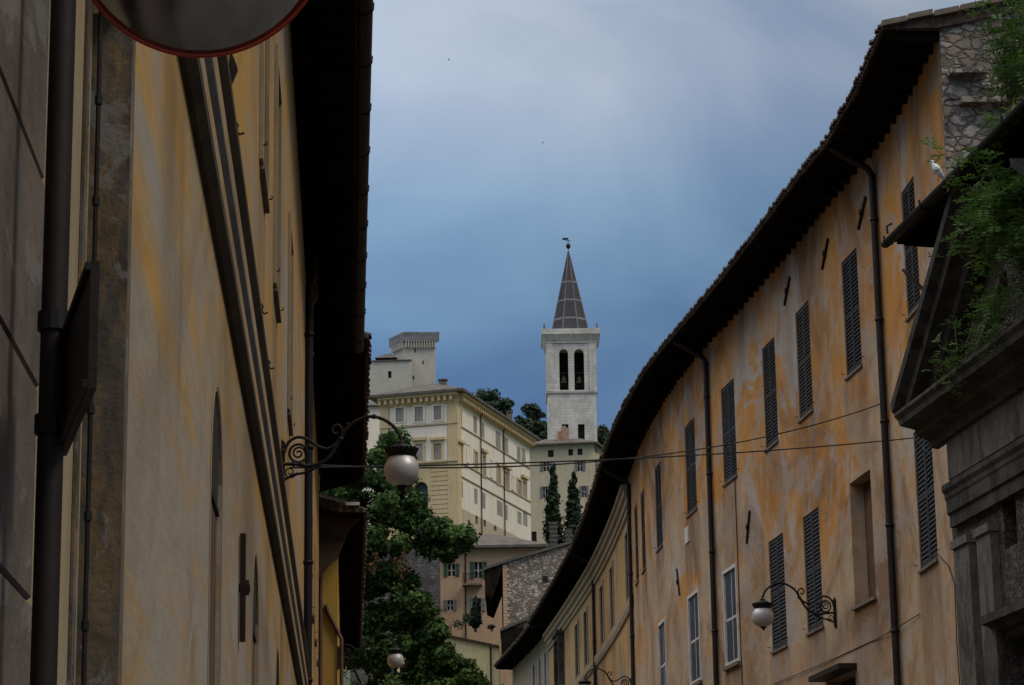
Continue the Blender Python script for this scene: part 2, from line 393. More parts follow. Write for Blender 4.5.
# ------------------------------------------------------------------ facade lines
def catmull(pts, step=1.5):
    P = [Vector(p) for p in pts]; P = [P[0] * 2 - P[1]] + P + [P[-1] * 2 - P[-2]]; o = []
    for i in range(1, len(P) - 2):
        n = max(1, int((P[i + 1] - P[i]).length / step))
        for k in range(n):
            t = k / n; a, b, c, d = P[i - 1:i + 3]
            o.append(.5 * ((2 * b) + (c - a) * t + (2 * a - 5 * b + 4 * c - d) * t * t + (3 * b - a - 3 * c + d) * t ** 3))
    o.append(P[-2]); return o
class Face:
    """a facade standing on a ground line; side=+1: its outside is left of the way the line runs"""
    def __init__(s, pts, side):
        s.p = [Vector((p[0], p[1])) for p in pts]; s.side = side; s.c = [0.0]
        for a, b in zip(s.p[:-1], s.p[1:]): s.c.append(s.c[-1] + (b - a).length)
        s.len = s.c[-1]; s.n = []
        sn = []
        for a, b in zip(s.p[:-1], s.p[1:]):
            t = (b - a).normalized(); sn.append(Vector((-t.y, t.x)) * side)
        for i in range(len(s.p)):
            a = sn[max(i - 1, 0)]; b = sn[min(i, len(sn) - 1)]
            m = (a + b).normalized(); s.n.append(m / max(.3, m.dot(a)))
    def seg(s, q):
        for i in range(len(s.c) - 2):
            if q < s.c[i + 1]: return i
        return len(s.c) - 2
    def at(s, q, off=0., z=0.):
        i = s.seg(q); u = (q - s.c[i]) / (s.c[i + 1] - s.c[i])
        p = s.p[i].lerp(s.p[i + 1], u)
        uu = min(1, max(0, u)); n = s.n[i].lerp(s.n[i + 1], uu)
        p = p + n * off
        return Vector((p.x, p.y, z))
    def dirs(s, q):
        i = s.seg(q); t = (s.p[i + 1] - s.p[i]).normalized(); n = Vector((-t.y, t.x)) * s.side
        return Vector((t.x, t.y, 0)), Vector((n.x, n.y, 0))
    def hit(s, px, py, off=0.):
        d = ray(px, py); best = None
        for i in range(len(s.p) - 1):
            a, b = s.p[i], s.p[i + 1]; t = b - a; n = Vector((-t.y, t.x)).normalized() * s.side
            den = d.x * n.x + d.y * n.y
            if abs(den) < 1e-9: continue
            k = ((a.x + n.x * off) * n.x + (a.y + n.y * off) * n.y) / den
            if k <= 0: continue
            p = Vector((d.x * k, d.y * k)); u = (p - a - n * off).dot(t) / t.dot(t)
            lo = -1e9 if i == 0 else -.002; hi = 1e9 if i == len(s.p) - 2 else 1.002
            if lo <= u <= hi and (best is None or k < best[0]):
                best = (k, s.c[i] + u * t.length, EYE.z + d.z * k)
        return best[1], best[2]
    def sub(s, a, b):
        pts = [s.at(a).xy] + [p for p, c in zip(s.p, s.c) if a + .01 < c < b - .01] + [s.at(b).xy]
        return Face(pts, s.side)
def fbox(m, F, s0, s1, o0, o1, z0, z1):
    m.hexa([F.at(s0, o0, z0), F.at(s1, o0, z0), F.at(s1, o1, z0), F.at(s0, o1, z0)],
           [F.at(s0, o0, z1), F.at(s1, o0, z1), F.at(s1, o1, z1), F.at(s0, o1, z1)])
def facade(m, F, z0, z1, ops, s0=0., s1=None, tess=None):
    s1 = F.len if s1 is None else s1
    S_ = {round(s0, 4), round(s1, 4)} | {round(c, 4) for c in F.c if s0 < c < s1}
    Z_ = {round(z0, 4), round(z1, 4)}
    for o in ops:
        S_ |= {round(max(s0, o['s0']), 4), round(min(s1, o['s1']), 4)}; Z_ |= {round(max(z0, o['z0']), 4), round(min(z1, o['z1']), 4)}
    if tess:                                        # fine grid so that run-off stains can follow sills and leaks
        n_ = int((s1 - s0) / tess[0]); S_ |= {round(s0 + (s1 - s0) * k / n_, 4) for k in range(n_ + 1)}
        n_ = int((z1 - z0) / tess[1]); Z_ |= {round(z0 + (z1 - z0) * k / n_, 4) for k in range(n_ + 1)}
        if not hasattr(m, 'sz'): m.sz = {}
    S_ = sorted(S_); Z_ = sorted(Z_)
    for a, b in zip(S_[:-1], S_[1:]):
        if b - a < 1e-3: continue
        run = None
        for c, d in zip(Z_[:-1], Z_[1:]):
            sm, zm = (a + b) / 2, (c + d) / 2
            hole = any(o['s0'] < sm < o['s1'] and o['z0'] < zm < o['z1'] for o in ops)
            if tess:
                if not hole and d - c > 1e-3:
                    i0 = len(m.v); m.face([F.at(a, 0, c), F.at(b, 0, c), F.at(b, 0, d), F.at(a, 0, d)])
                    for j, q in enumerate(((a, c), (b, c), (b, d), (a, d))): m.sz[i0 + j] = q
                continue
            if hole:
                if run: m.face([F.at(a, 0, run[0]), F.at(b, 0, run[0]), F.at(b, 0, run[1]), F.at(a, 0, run[1])])
                run = None
            else:
                run = (run[0], d) if run else (c, d)
        if run: m.face([F.at(a, 0, run[0]), F.at(b, 0, run[0]), F.at(b, 0, run[1]), F.at(a, 0, run[1])])
    for o in ops:
        a, b, c, d, dp = o['s0'], o['s1'], o['z0'], o['z1'], o.get('d', .2)
        if o.get('arch'):
            r = (b - a) / 2; cs = (a + b) / 2; zs = d - r; K = 12
            pts = [(cs - r * math.cos(math.pi * k / K), zs + r * math.sin(math.pi * k / K)) for k in range(K + 1)]
            for p, q in zip(pts[:-1], pts[1:]):
                m.face([F.at(p[0], 0, p[1]), F.at(q[0], 0, q[1]), F.at(q[0], 0, d), F.at(p[0], 0, d)])
                m.face([F.at(p[0], 0, p[1]), F.at(p[0], -dp, p[1]), F.at(q[0], -dp, q[1]), F.at(q[0], 0, q[1])])
            top = zs
        else:
            m.face([F.at(a, 0, d), F.at(b, 0, d), F.at(b, -dp, d), F.at(a, -dp, d)]); top = d
        m.face([F.at(a, 0, c), F.at(b, 0, c), F.at(b, -dp, c), F.at(a, -dp, c)])
        m.face([F.at(a, 0, c), F.at(a, 0, top), F.at(a, -dp, top), F.at(a, -dp, c)])
        m.face([F.at(b, 0, c), F.at(b, 0, top), F.at(b, -dp, top), F.at(b, -dp, c)])
def stain_mesh(o, m, ops, leaks, pipes=(), seed=0.):
    """how dirty each point of the wall is: runs under sills, leaks from the gutter, damp along pipes"""
    at = o.data.attributes.new('stain', 'FLOAT', 'POINT'); val = [0.0] * len(m.v)
    for i, (q, z) in m.sz.items():
        v = 0.
        fine = .5 + .5 * mnoise.noise(Vector((q * 3.1 + seed, z * .25, 1.7))); wob = .5 + .5 * mnoise.noise(Vector((q * .9 + seed, z * .5, 5.2)))
        for p in ops:
            dz = p['z0'] - z; Lr = 1.3 + 1.6 * (.5 + .5 * mnoise.noise(Vector((q * 2.2 + seed, 9.1, 0))))
            if 0 < dz < Lr:
                dx = max(p['s0'] - .12 - q, q - p['s1'] - .12, 0)
                if dx < .25: v = max(v, (1 - dz / Lr) ** .8 * (1 - dx / .25) * (.35 + .65 * fine))
        for c, ln, w in leaks:
            dz = p_top - z if False else 16.0 - z
            x = (q - c + .25 * mnoise.noise(Vector((z * .6, c, 3)))) / w
            if dz < ln and abs(x) < 1: v = max(v, (1 - dz / ln) ** .7 * (1 - x * x) * (.35 + .65 * wob))
        for c in pipes:
            x = abs(q - c) / .45
            if x < 1: v = max(v, (1 - x) * .75 * wob)
        val[i] = v
    at.data.foreach_set('value', val)
def sweep(m, F, prof, s0=None, s1=None, caps=True):
    s0 = 0. if s0 is None else s0; s1 = F.len if s1 is None else s1
    ss = [s0] + [c for c in F.c if s0 + .01 < c < s1 - .01] + [s1]
    rings = []
    for q in ss:
        rings.append(len(m.v)); m.v += [F.at(q, o, z) for o, z in prof]
    n = len(prof)
    for a, b in zip(rings[:-1], rings[1:]):
        for k in range(n):
            j = (k + 1) % n; m.f.append((a + k, b + k, b + j, a + j))
    if caps:
        m.f.append(tuple(rings[0] + k for k in range(n))); m.f.append(tuple(rings[-1] + k for k in reversed(range(n))))
def shell(m, F, depth, z0, z1):      # ends and back of a terrace building
    n = len(F.p)
    for q in (0, F.len):
        m.face([F.at(q, 0, z0), F.at(q, -depth, z0), F.at(q, -depth, z1), F.at(q, 0, z1)])
    ss = F.c
    for a, b in zip(ss[:-1], ss[1:]):
        m.face([F.at(a, -depth, z0), F.at(b, -depth, z0), F.at(b, -depth, z1), F.at(a, -depth, z1)])

# ------------------------------------------------------------------ windows, pipes, anchors
def op(F, px, top, bot, w, d=.16, arch=False, zt=None, zb=None, off=0.):
    """opening from a sight line through the middle of its top and bottom edges"""
    s, z1 = F.hit(px[0], top, off); s2, z0 = F.hit(px[1], bot, off); sm = (s + s2) / 2
    return dict(s0=sm - w / 2, s1=sm + w / 2, z0=zb if zb is not None else z0, z1=zt if zt is not None else z1, d=d, arch=arch)
def louvre(m, F, s0, s1, z0, z1, o0=-.055, n=26):
    """one shutter leaf: stiles, rails and tilted slats"""
    st = .055; th = .04
    fbox(m, F, s0, s0 + st, o0, o0 + th, z0, z1); fbox(m, F, s1 - st, s1, o0, o0 + th, z0, z1)
    zm = (z0 + z1) / 2
    for a, b in ((z0, z0 + .08), (zm - .035, zm + .035), (z1 - .07, z1)):
        fbox(m, F, s0 + st, s1 - st, o0 + .003, o0 + th - .003, a, b)
    for a, b in ((z0 + .08, zm - .035), (zm + .035, z1 - .07)):
        k = max(3, int(n / 2))
        for i in range(k):
            z = a + (b - a) * (i + .5) / k; h = (b - a) / k
            A = [F.at(s0 + st, o0 + .002, z + h * .30), F.at(s1 - st, o0 + .002, z + h * .30), F.at(s1 - st, o0 + .010, z + h * .48), F.at(s0 + st, o0 + .010, z + h * .48)]
            B = [F.at(s0 + st, o0 + .034, z - h * .48), F.at(s1 - st, o0 + .034, z - h * .48), F.at(s1 - st, o0 + .040, z - h * .26), F.at(s0 + st, o0 + .040, z - h * .26)]
            m.hexa(A, B)
def shutter_window(b, F, o, mat, sillmat, name='window', label=None, ajar=None):
    m = MB(); a, c, z0, z1, d = o['s0'], o['s1'], o['z0'], o['z1'], o['d']
    fbox(m, F, a + .004, c - .004, -d - .02, -d + .01, z0, z1)
    w = m.build(name, M['dark'], b)
    if label: w['label'] = label
    mid = (a + c) / 2
    for q0, q1 in ((a + .012, mid - .006), (mid + .006, c - .012)):
        mm = MB(); louvre(mm, F, q0, q1, z0 + .02, z1 - .015); mm.build('shutter', mat, w)
    mm = MB(); fbox(mm, F, a - .04, c + .04, -.08, .045, z0 - .045, z0 + .004); mm.build('sill', sillmat, w)
    for q in (a - .16, c + .16):                   # wrought shutter catches
        mm = MB(); p = F.at(q, 0, z0 + .12); t, n = F.dirs(q)
        mm.tube([p, p + n * .06, p + n * .06 + Vector((0, 0, .03))], .008, 5)
        mm.build('shutter_catch', M['rust'], w)
    return w
def framed_window(b, F, o):
    """pale frame round blue closed inner panels"""
    m = MB(); a, c, z0, z1, d = o['s0'], o['s1'], o['z0'], o['z1'], o['d']; t = .075
    for q in ((a, a + t, z0, z1), (c - t, c, z0, z1), (a + t, c - t, z1 - t, z1), (a + t, c - t, z0, z0 + t)):
        fbox(m, F, q[0], q[1], -d, .03, q[2], q[3])
    mid = (a + c) / 2; zm = z0 + (z1 - z0) * .48
    fbox(m, F, mid - .02, mid + .02, -d + .02, -.02, z0 + t, z1 - t)
    for q0, q1 in ((a + t, mid - .035), (mid + .035, c - t)):
        fbox(m, F, q0, q1, -d + .02, -.025, zm - .03, zm + .03)
    w = m.build('window', M['whiteframe'], b)
    for q0, q1 in ((a + t, mid - .035), (mid + .035, c - t)):
        for y0, y1 in ((z0 + t, zm - .03), (zm + .03, z1 - t)):
            mm = MB(); fbox(mm, F, q0 + .01, q1 - .01, -d - .01, -d + .05, y0 + .01, y1 - .01); mm.build('pane', M['bluepane'], w)
    mm = MB(); fbox(mm, F, a - .06, c + .06, -.02, .09, z0 - .09, z0 - .003); mm.build('sill', M['sill'], w)
    return w
def drainpipe(b, F, s, ztop, zbot, eave_off=.85, r=.064, mat=None, dz=.35, ds=0.):
    m = MB(); t, n = F.dirs(s)
    p = [F.at(s + ds, eave_off, ztop + .08), F.at(s + ds, eave_off - .08, ztop - .02), F.at(s, .16, ztop - dz), F.at(s, .08, ztop - dz - .14)]
    z = ztop - dz - .5
    while z > zbot: p.append(F.at(s, .08, z)); z -= 2.0
    p.append(F.at(s, .08, zbot))
    m.tube(p, r, 10)
    z = ztop - dz - 1.0
    while z > zbot:
        m.tube([F.at(s, .08, z - .03), F.at(s, .08, z + .03)], r * 1.22, 10)
        fbox(m, F, s - .015, s + .015, -.01, .04, z - .015, z + .015); z -= 1.9
    return m.build('drainpipe', mat or M['pipe'], b, True)
def anchor(b, F, s, z, h=.75, tilt=.35, fat=1.0):
    m = MB(); t, n = F.dirs(s); c = F.at(s, .026, z)
    d = (Vector((0, 0, 1)) * math.cos(tilt) + t * math.sin(tilt)).normalized(); e = d.cross(n)
    m.box(c, d * h / 2, e * .03 * fat, n * .018); m.tube([F.at(s, .0, z), F.at(s, .075, z)], .03, 8)
    m.box(F.at(s, .055, z), d * .05, e * .05, n * .012)
    return m.build('wall_anchor', M['rust'], b)
def terrace_roof(b, F, z, ov, slope, ridge, depth, s0=0., s1=None, mat=None, tiles=True, rafters=True, lip=.065):
    s1 = F.len if s1 is None else s1
    m = MB()
    zr = z + lip + slope * (ov + ridge); zb = zr - slope * (depth - ridge)
    sweep(m, F, [(ov, z), (ov, z + lip), (-ridge, zr), (-depth, zb), (-depth, zb - .12), (-ridge, zr - .22), (0.02, z + .02)], s0, s1)
    if tiles:
        q = s0 + .1
        while q < s1 - .05:
            jit = random.uniform(-.03, .03); L0 = ov + .05 + jit; L1 = -min(ridge, 1.2); K = 6
            A = []; B = []; rr = random.uniform(.9, 1.1)
            for k in range(K + 1):
                an = math.pi * k / K; ds = .078 * rr * math.cos(an); dz = .062 * rr * math.sin(an)
                A.append(F.at(q + ds, L0, z + lip - .016 + dz)); B.append(F.at(q + ds * .85, L1, z + lip + .004 + slope * (ov - L1) + dz))
            for k in range(K): m.face([A[k], A[k + 1], B[k + 1], B[k]])
            m.face(A); q += .178
    r = m.build('roof', mat or M['tile'], b)
    if rafters:
        q = s0 + .15; n_r = 0
        while q < s1 - .1 and n_r < 98:
            m = MB(); w_ = random.uniform(.08, .11); h0 = random.uniform(.09, .13)
            m.hexa([F.at(q, -.02, z - h0 - .03), F.at(q + w_, -.02, z - h0 - .03), F.at(q + w_, ov - .10, z - h0), F.at(q, ov - .10, z - h0)],
                   [F.at(q, -.02, z + .012), F.at(q + w_, -.02, z + .012), F.at(q + w_, ov - .10, z - .004), F.at(q, ov - .10, z - .004)])
            m.build('rafter', M['soffit'], r)
            q += .52 + random.uniform(-.05, .05); n_r += 1
        m = MB(); sweep(m, F, [(-.0, z - .03), (-.0, z + .0), (ov - .05, z - .008), (ov - .05, z - .03)], s0, s1)
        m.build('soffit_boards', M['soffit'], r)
    return r
def gutter(b, F, z, off, r, s0, s1, mat):
    m = MB(); K = 10
    prof = [(off + r * math.cos(math.pi + math.pi * k / K), z + r * math.sin(math.pi + math.pi * k / K)) for k in range(K + 1)]
    prof += [(off + r * .86 * math.cos(-math.pi * k / K), z + .01 + r * .86 * math.sin(-math.pi * k / K)) for k in range(K + 1)]
    sweep(m, F, prof, s0, s1)
    q = s0 + .4
    while q < s1:                       # gutter straps
        m.tube([F.at(q, off + r * 1.05 * math.cos(a), z + r * 1.05 * math.sin(a)) for a in [-math.pi + math.pi * k / 8 for k in range(9)]], .012, 4)
        p = F.at(q, off + r, z + .01); m.tube([p, p + Vector((0, 0, .05))], .018, 5)
        q += 1.9
    return m.build('gutter', mat, b)

# ================================================================== SETTING
def gz(y):
    K = [(-400, 0), (0, 0), (60, 1.8), (110, 4), (150, 16), (200, 28), (240, 36), (330, 54), (350, 58), (400, 76), (480, 100), (620, 112), (1000, 80), (3000, 10)]
    for (a, za), (b, zb) in zip(K[:-1], K[1:]):
        if y <= b: return za + (zb - za) * (y - a) / (b - a)
    return 10
m = MB()
ys = [-400, 0, 60, 110, 150, 200, 240, 330, 350, 400, 480, 620, 1000, 3000]; xs = [-1500, 1500]
for y0, y1 in zip(ys[:-1], ys[1:]):
    m.face([(xs[0], y0, gz(y0)), (xs[1], y0, gz(y0)), (xs[1], y1, gz(y1)), (xs[0], y1, gz(y1))])
o = m.build('ground', M['ground']); o['kind'] = 'structure'
m = MB()
for y0, y1 in zip([-60, 0, 60, 110], [0, 60, 110, 122]):
    def edge(y):
        xl = -.6 - y * .0673 if y > 0 else -1.0
        k = [(-60, 12), (0, 11), (38, 7.2), (60, 5), (90, 3.3), (122, .8)]
        for (a, xa), (b, xb) in zip(k[:-1], k[1:]):
            if y <= b: return xl, xa + (xb - xa) * (y - a) / (b - a)
        return xl, 1
    (a, b), (c, d) = edge(y0), edge(y1)
    m.face([(a - .6, y0, gz(y0) + .004), (b + .6, y0, gz(y0) + .004), (d + .6, y1, gz(y1) + .004), (c - .6, y1, gz(y1) + .004)])
o = m.build('street', M['street']); o['kind'] = 'structure'

# ================================================================== RIGHT: long ochre building
WALL = catmull([(7.01, 38.39), (6.98, 41.29), (6.81, 44.23), (6.53, 46.16), (5.86, 51.75), (5.29, 56), (4.44, 62.01), (3.92, 68.05), (3.67, 73), (3.45, 81.47), (3.12, 89.75), (2.69, 97.08), (1.98, 107.2), (1.12, 117.66), (.1, 127)], 1.5)
RF = Face(WALL, 1)
sA = RF.hit(631.5, 520)[0]; sB = RF.hit(549, 645)[0]
FA = RF.sub(0, sA); FB = RF.sub(sA, sB); FC = RF.sub(sB, sB + 16.5)
b = empty('ochre_building', FA.at(0, 0, gz(38)), 'long curved ochre building with dark louvred shutters and peeling faded plaster', 'building')
UP = [((909, 912), 178, 313, 1.05), ((850, 853), 257, 377, 1.15), ((802, 806), 304, 416, 1.2), ((768, 772), 338, 445, 1.2), ((728, 730), 384, 487, 1.35), ((689, 692), 419, 515, 1.35), ((657, 660), 454, 542, 1.25), ((642, 644), 482, 563, 1.15), ((635.6, 637.6), 504, 580, 1.1)]
LO = [((810, 816), 511, 632, 1.5), ((775, 780.5), 536, 649, 1.5), ((922.5, 929), 428, 563, 1.55)]
FR = [((730.7, 732.6), 566, 667, 1.35), ((693.8, 695.7), 593, 680, 1.5), ((662, 664), 618, 698, 1.5)]
ups = [op(FA, a, t, bo, w, zt=14.5, zb=12.2) for a, t, bo, w in UP]
ups = [o for o in ups if o['s1'] < FA.len]
los = [op(FA, a, t, bo, w - .12, zt=10.18, zb=7.78) for a, t, bo, w in LO]
frs = [op(FA, a, t, bo, w, zt=10.2, zb=7.95, d=.075) for a, t, bo, w in FR]
nich = op(FA, (860, 864.5), 476, 603, 1.5, zt=10.17, zb=7.8, d=.28)
dr = op(FA, (842, 842), 676, 720, 2.2, d=.3)
vent = op(FA, (687.5, 687.5), 527, 543, .4, d=.06)
lowd = []
for k, s in enumerate((5.5, 13.5, 20.5, 27.5, 34.5)):
    if k != 1: lowd.append(dict(s0=s, s1=s + 1.3, z0=gz(40 + s) + .1, z1=gz(40 + s) + 2.6, d=.25))
z0 = gz(38) - 1
m = MB(); facade(m, FA, z0, 16.02, ups + los + frs + [nich, dr, vent] + lowd, tess=(.2, .25)); w_ = m.build('wall', M['ochre'], b)
rs = random.Random(5)
stain_mesh(w_, m, ups + los + frs + [nich, vent], [(rs.uniform(0, FA.len), rs.uniform(1.5, 5.0), rs.uniform(.25, .8)) for _ in range(26)], [FA.hit(889, 430)[0], FA.hit(711, 430)[0]])
m = MB(); shell(m, FA, 10, z0, 15.6); m.build('rear_wall', M['greyplaster'], b)
# rubble gable end facing the piazza
ZR = 16.1 + .2 * (.95 + 5)
gp = [(.0, z0), (.0, 16.03), (-5, ZR - .05), (-10, 16.0), (-10, z0)]
m = MB()
A = [FA.at(-.012, o_, z_) for o_, z_ in gp]; B = [FA.at(-.16, o_, z_) for o_, z_ in gp]
m.hexa(A, B); gw = m.build('gable_wall', M['gable'], b)
# rough stones and ledges standing proud of the gable
random.seed(3)
for k in range(40):
    oo = -random.uniform(.1, 4); zz = random.uniform(11.8, 15.9); w_ = random.uniform(.05, .15)
    h_ = random.uniform(.03, .075); e_ = random.uniform(.02, .06)
    c = FA.at(-.16, oo, zz); t, n = FA.dirs(0)
    m = MB(); m.box(c, n * w_, t * e_, Vector((random.uniform(-.02, .02), 0, h_))); m.build('projecting_stone', M['gable'], gw)
for zz, o0, o1 in ((14.75, -.25, -1.1), (13.55, -.2, -1.6), (15.25, -.1, -.7)):
    t, n = FA.dirs(0); m = MB(); m.box(FA.at(-.2, (o0 + o1) / 2, zz), n * abs(o1 - o0) / 2, t * .16, Vector((0, 0, .05))); m.build('stone_ledge', M['gable'], gw)
rf = terrace_roof(b, FA, 16.0, .95, .2, 5, 11, s0=-.22)
m = MB()                                            # mortared verge of the roof
for k in range(14):
    a0 = .95 - k * .43; a1 = a0 - .40; zz = 16.1 + .2 * (.95 - a0); t, n = FA.dirs(0)
    j = random.uniform(-.02, .02)
    m.hexa([FA.at(-.30, a0, zz - .06 + j), FA.at(-.05, a0, zz - .06 + j), FA.at(-.05, a1, zz + .02 + j), FA.at(-.30, a1, zz + .02 + j)],
           [FA.at(-.30, a0, zz + .03 + j), FA.at(-.05, a0, zz + .03 + j), FA.at(-.05, a1, zz + .11 + j), FA.at(-.30, a1, zz + .11 + j)])
m.build('verge_tiles', M['sill'], rf)
M['shutterc'] = plain('faded_brown_louvre_paint', (.040, .034, .027), .35, 4, .8)
M['shutterd'] = plain('blackened_louvre_paint', (.017, .016, .015), .35, 4, .7)
for k, o in enumerate(ups): shutter_window(b, FA, o, (M['shutter'], M['shutterd'], M['shutterc'], M['shutter'], M['shutterb'])[k % 5], M['sill'])
for k, o in enumerate(los): shutter_window(b, FA, o, M['shutterb'], M['sill'])
for o in frs: framed_window(b, FA, dict(o, d=.07))
m = MB(); fbox(m, FA, nich['s0'], nich['s1'], -.32, -.27, nich['z0'], nich['z1'])
w = m.build('window', M['brick_fill'], b); w['label'] = 'blind window bricked up in brown without shutters'
m = MB(); fbox(m, FA, nich['s0'] - .05, nich['s1'] + .05, -.05, .07, nich['z0'] - .06, nich['z0']); m.build('sill', M['sill'], w)
m = MB(); fbox(m, FA, dr['s0'], dr['s1'], -.34, -.29, dr['z0'], dr['z1']); d_ = m.build('door', M['dark'], b)
m = MB(); fbox(m, FA, dr['s0'] - .15, dr['s1'] + .15, .0, .35, dr['z1'] + .02, dr['z1'] + .12); m.build('door_hood', M['pipe'], d_)
m = MB(); fbox(m, FA, vent['s0'] - .06, vent['s1'] + .06, -.05, .03, vent['z0'], vent['z1']); m.build('vent', M['whiteframe'], b)
for o in lowd:
    m = MB(); fbox(m, FA, o['s0'], o['s1'], -.27, -.22, o['z0'], o['z1']); m.build('door', M['soffit'], b)
for px, py in ((788, 291), (826, 254), (863, 213)):
    s, z = FA.hit(px, py); anchor(b, FA, s, z, .74, -.9)
for px, py, tl_ in ((679, 582, .45), (749, 527, -.55)):
    s, z = FA.hit(px, py); anchor(b, FA, s, z, .80, tl_)
for px, ds in ((889, 0.), (711, 0.), (632.8, 0.)):
    s, z = FA.hit(px, 430 if px > 700 else 560); drainpipe(b, FA, min(s, FA.len - .1), 15.95, gz(50) + .2, ds=ds)
m = MB()                                            # thin cable clipped along the wall
pts = [FA.hit(775, 684), FA.hit(830, 661), FA.hit(880, 638), FA.hit(921, 614)]
m.tube([FA.at(s, .02, z) for s, z in pts], .009, 5)
pts = [FA.hit(915, 438), FA.hit(932, 455), FA.hit(933, 470), FA.hit(930, 483)]
m.tube([FA.at(s, .02, z) for s, z in pts], .008, 5)
pts = [FA.hit(937, 552), FA.hit(950, 566), FA.hit(956, 585), FA.hit(958, 640), FA.hit(961, 685)]
m.tube([FA.at(max(s, .05), .02, z) for s, z in pts], .009, 5)
pts = [FA.hit(752, 520), FA.hit(740, 600), FA.hit(741, 685)]
m.tube([FA.at(FA.hit(740, 600)[0], .02, z) for z in (13, 10, 6)], .012, 5)
m.build('wall_cable', M['cable'], b)

# ------------------------------------------------------------------ yellow building with pale cornice
b = empty('yellow_building', FB.at(0, 0, gz(78)), 'yellow house with pale moulded cornice and sill band beyond the ochre building', 'building')
YW = [((627, 629), 528, 596), ((612, 613), 557, 625), ((602, 603), 579, 640), ((586, 587), 608, 660), ((577, 578), 623, 672), ((562, 563), 646, 690)]
ys_ = [op(FB, a, t, bo, 1.25, zt=14.3, zb=12.3) for a, t, bo in YW]
lowy = [dict(s0=4 + 6 * k, s1=5.3 + 6 * k, z0=7.6, z1=9.8, d=.18) for k in range(5)]
m = MB(); facade(m, FB, 0, 16.02, ys_ + lowy, tess=(.25, .3)); w_ = m.build('wall', M['yellow'], b)
stain_mesh(w_, m, ys_ + lowy, [], [], 4.)
m = MB(); shell(m, FB, 10, 0, 15.6); m.build('rear_wall', M['greyplaster'], b)
m = MB()
sweep(m, FB, [(0.003, 14.75), (.07, 14.78), (.07, 14.92), (.13, 14.95), (.13, 15.12), (.22, 15.18), (.22, 15.34), (.30, 15.38), (.30, 15.5), (.003, 15.5)])
m.build('cornice', M['cream'], b)
m = MB(); sweep(m, FB, [(.003, 11.72), (.06, 11.75), (.10, 11.9), (.10, 12.1), (.003, 12.12)]); m.build('sill_band', M['cream'], b)
for o in ys_:
    m = MB(); a, c, p, q = o['s0'], o['s1'], o['z0'], o['z1']
    for r_ in ((a - .14, a, p - .1, q + .14), (c, c + .14, p - .1, q + .14), (a, c, q, q + .14)):
        fbox(m, FB, r_[0], r_[1], -.05, .05, r_[2], r_[3])
    w = m.build('window', M['cream'], b)
    mm = MB(); fbox(mm, FB, a, c, -.2, -.15, p, q); mm.build('pane', M['dark'], w)
    mid = (a + c) / 2
    for q0, q1 in ((a + .01, mid - .005), (mid + .005, c - .01)):
        mm = MB(); louvre(mm, FB, q0, q1, p + .02, q - .01, n=16); mm.build('shutter', M['shutter'], w)
for o in lowy:
    shutter_window(b, FB, o, M['shutter'], M['sill'])
terrace_roof(b, FB, 16.0, .95, .2, 5, 11)
s, z = FB.hit(596, 620); drainpipe(b, FB, s, 15.95, 4)
o = ys_[-1]                                          # bracketed hood and bay over the last window
m = MB(); a, c, q = o['s0'] - .5, o['s1'] + .5, o['z1'] + .14
fbox(m, FB, a, c, .002, .35, q + .25, q + .40); fbox(m, FB, a + .1, c - .1, .002, .25, q + .08, q + .248)
for e in (a + .05, c - .25): fbox(m, FB, e, e + .2, .051, .28, q - 1.9, q + .078)
m.build('window_hood', M['weathered'], b)
# ------------------------------------------------------------------ grey house at the end of the row
b = empty('grey_house', FC.at(0, 0, gz(115)), 'narrow grey house with dark doorways at the far end of the right row', 'building')
gops = [dict(s0=1.0, s1=2.2, z0=11.6, z1=14.9, d=.3), dict(s0=3.6, s1=4.8, z0=11.6, z1=14.9, d=.3), dict(s0=6.2, s1=7.4, z0=11.6, z1=14.9, d=.3), dict(s0=1.0, s1=2.2, z0=7.5, z1=9.8, d=.3), dict(s0=5, s1=6.2, z0=7.5, z1=9.8, d=.3)]
m = MB(); facade(m, FC, 0, 15.9, gops); m.build('wall', M['greyplaster'], b)
m = MB(); shell(m, FC, 9, 0, 15.5); m.build('rear_wall', M['greyplaster'], b)
for o in gops:
    m = MB(); fbox(m, FC, o['s0'], o['s1'], -.32, -.27, o['z0'], o['z1']); w = m.build('window', M['dark'], b)
    mm = MB(); fbox(mm, FC, o['s0'] - .12, o['s0'], 0.002, .05, o['z0'], o['z1'] + .1); fbox(mm, FC, o['s1'], o['s1'] + .12, 0.002, .05, o['z0'], o['z1'] + .1); mm.build('frame', M['whiteframe'], w)
terrace_roof(b, FC, 15.85, .95, .2, 4, 9)

# ================================================================== RIGHT: stone portal building
PF = Face([(6.62 + .1281 * 25.3 + .1, 37.3 - .9917 * 25.3), (6.62 - .013, 37.3 + .1)], 1)
PL = PF.len
def PH(px, py, off=0.): return PF.hit(px, py, off)
def ps(q): return PL - .1 + q            # q: metres from the far corner, negative towards the camera
b = empty('portal_building', PF.at(PL, 0, gz(37)), 'dark weathered stone building with broken pediment portal overgrown by plants', 'building')
wn = dict(s0=ps(-2.85), s1=ps(-2.28), z0=7.0, z1=7.68, d=.35)
dn_ = dict(s0=ps(-6.5), s1=ps(-2.05), z0=.3, z1=5.75, d=.8)
wins = [dict(s0=ps(-q) - .6, s1=ps(-q) + .6, z0=6.8, z1=8.8, d=.3) for q in (10, 14, 18, 22)]
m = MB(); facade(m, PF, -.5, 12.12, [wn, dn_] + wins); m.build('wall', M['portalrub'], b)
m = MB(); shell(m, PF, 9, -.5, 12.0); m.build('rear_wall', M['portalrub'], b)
m = MB(); fbox(m, PF, wn['s0'], wn['s1'], -.38, -.34, wn['z0'], wn['z1']); m.build('window', M['dark'], b)
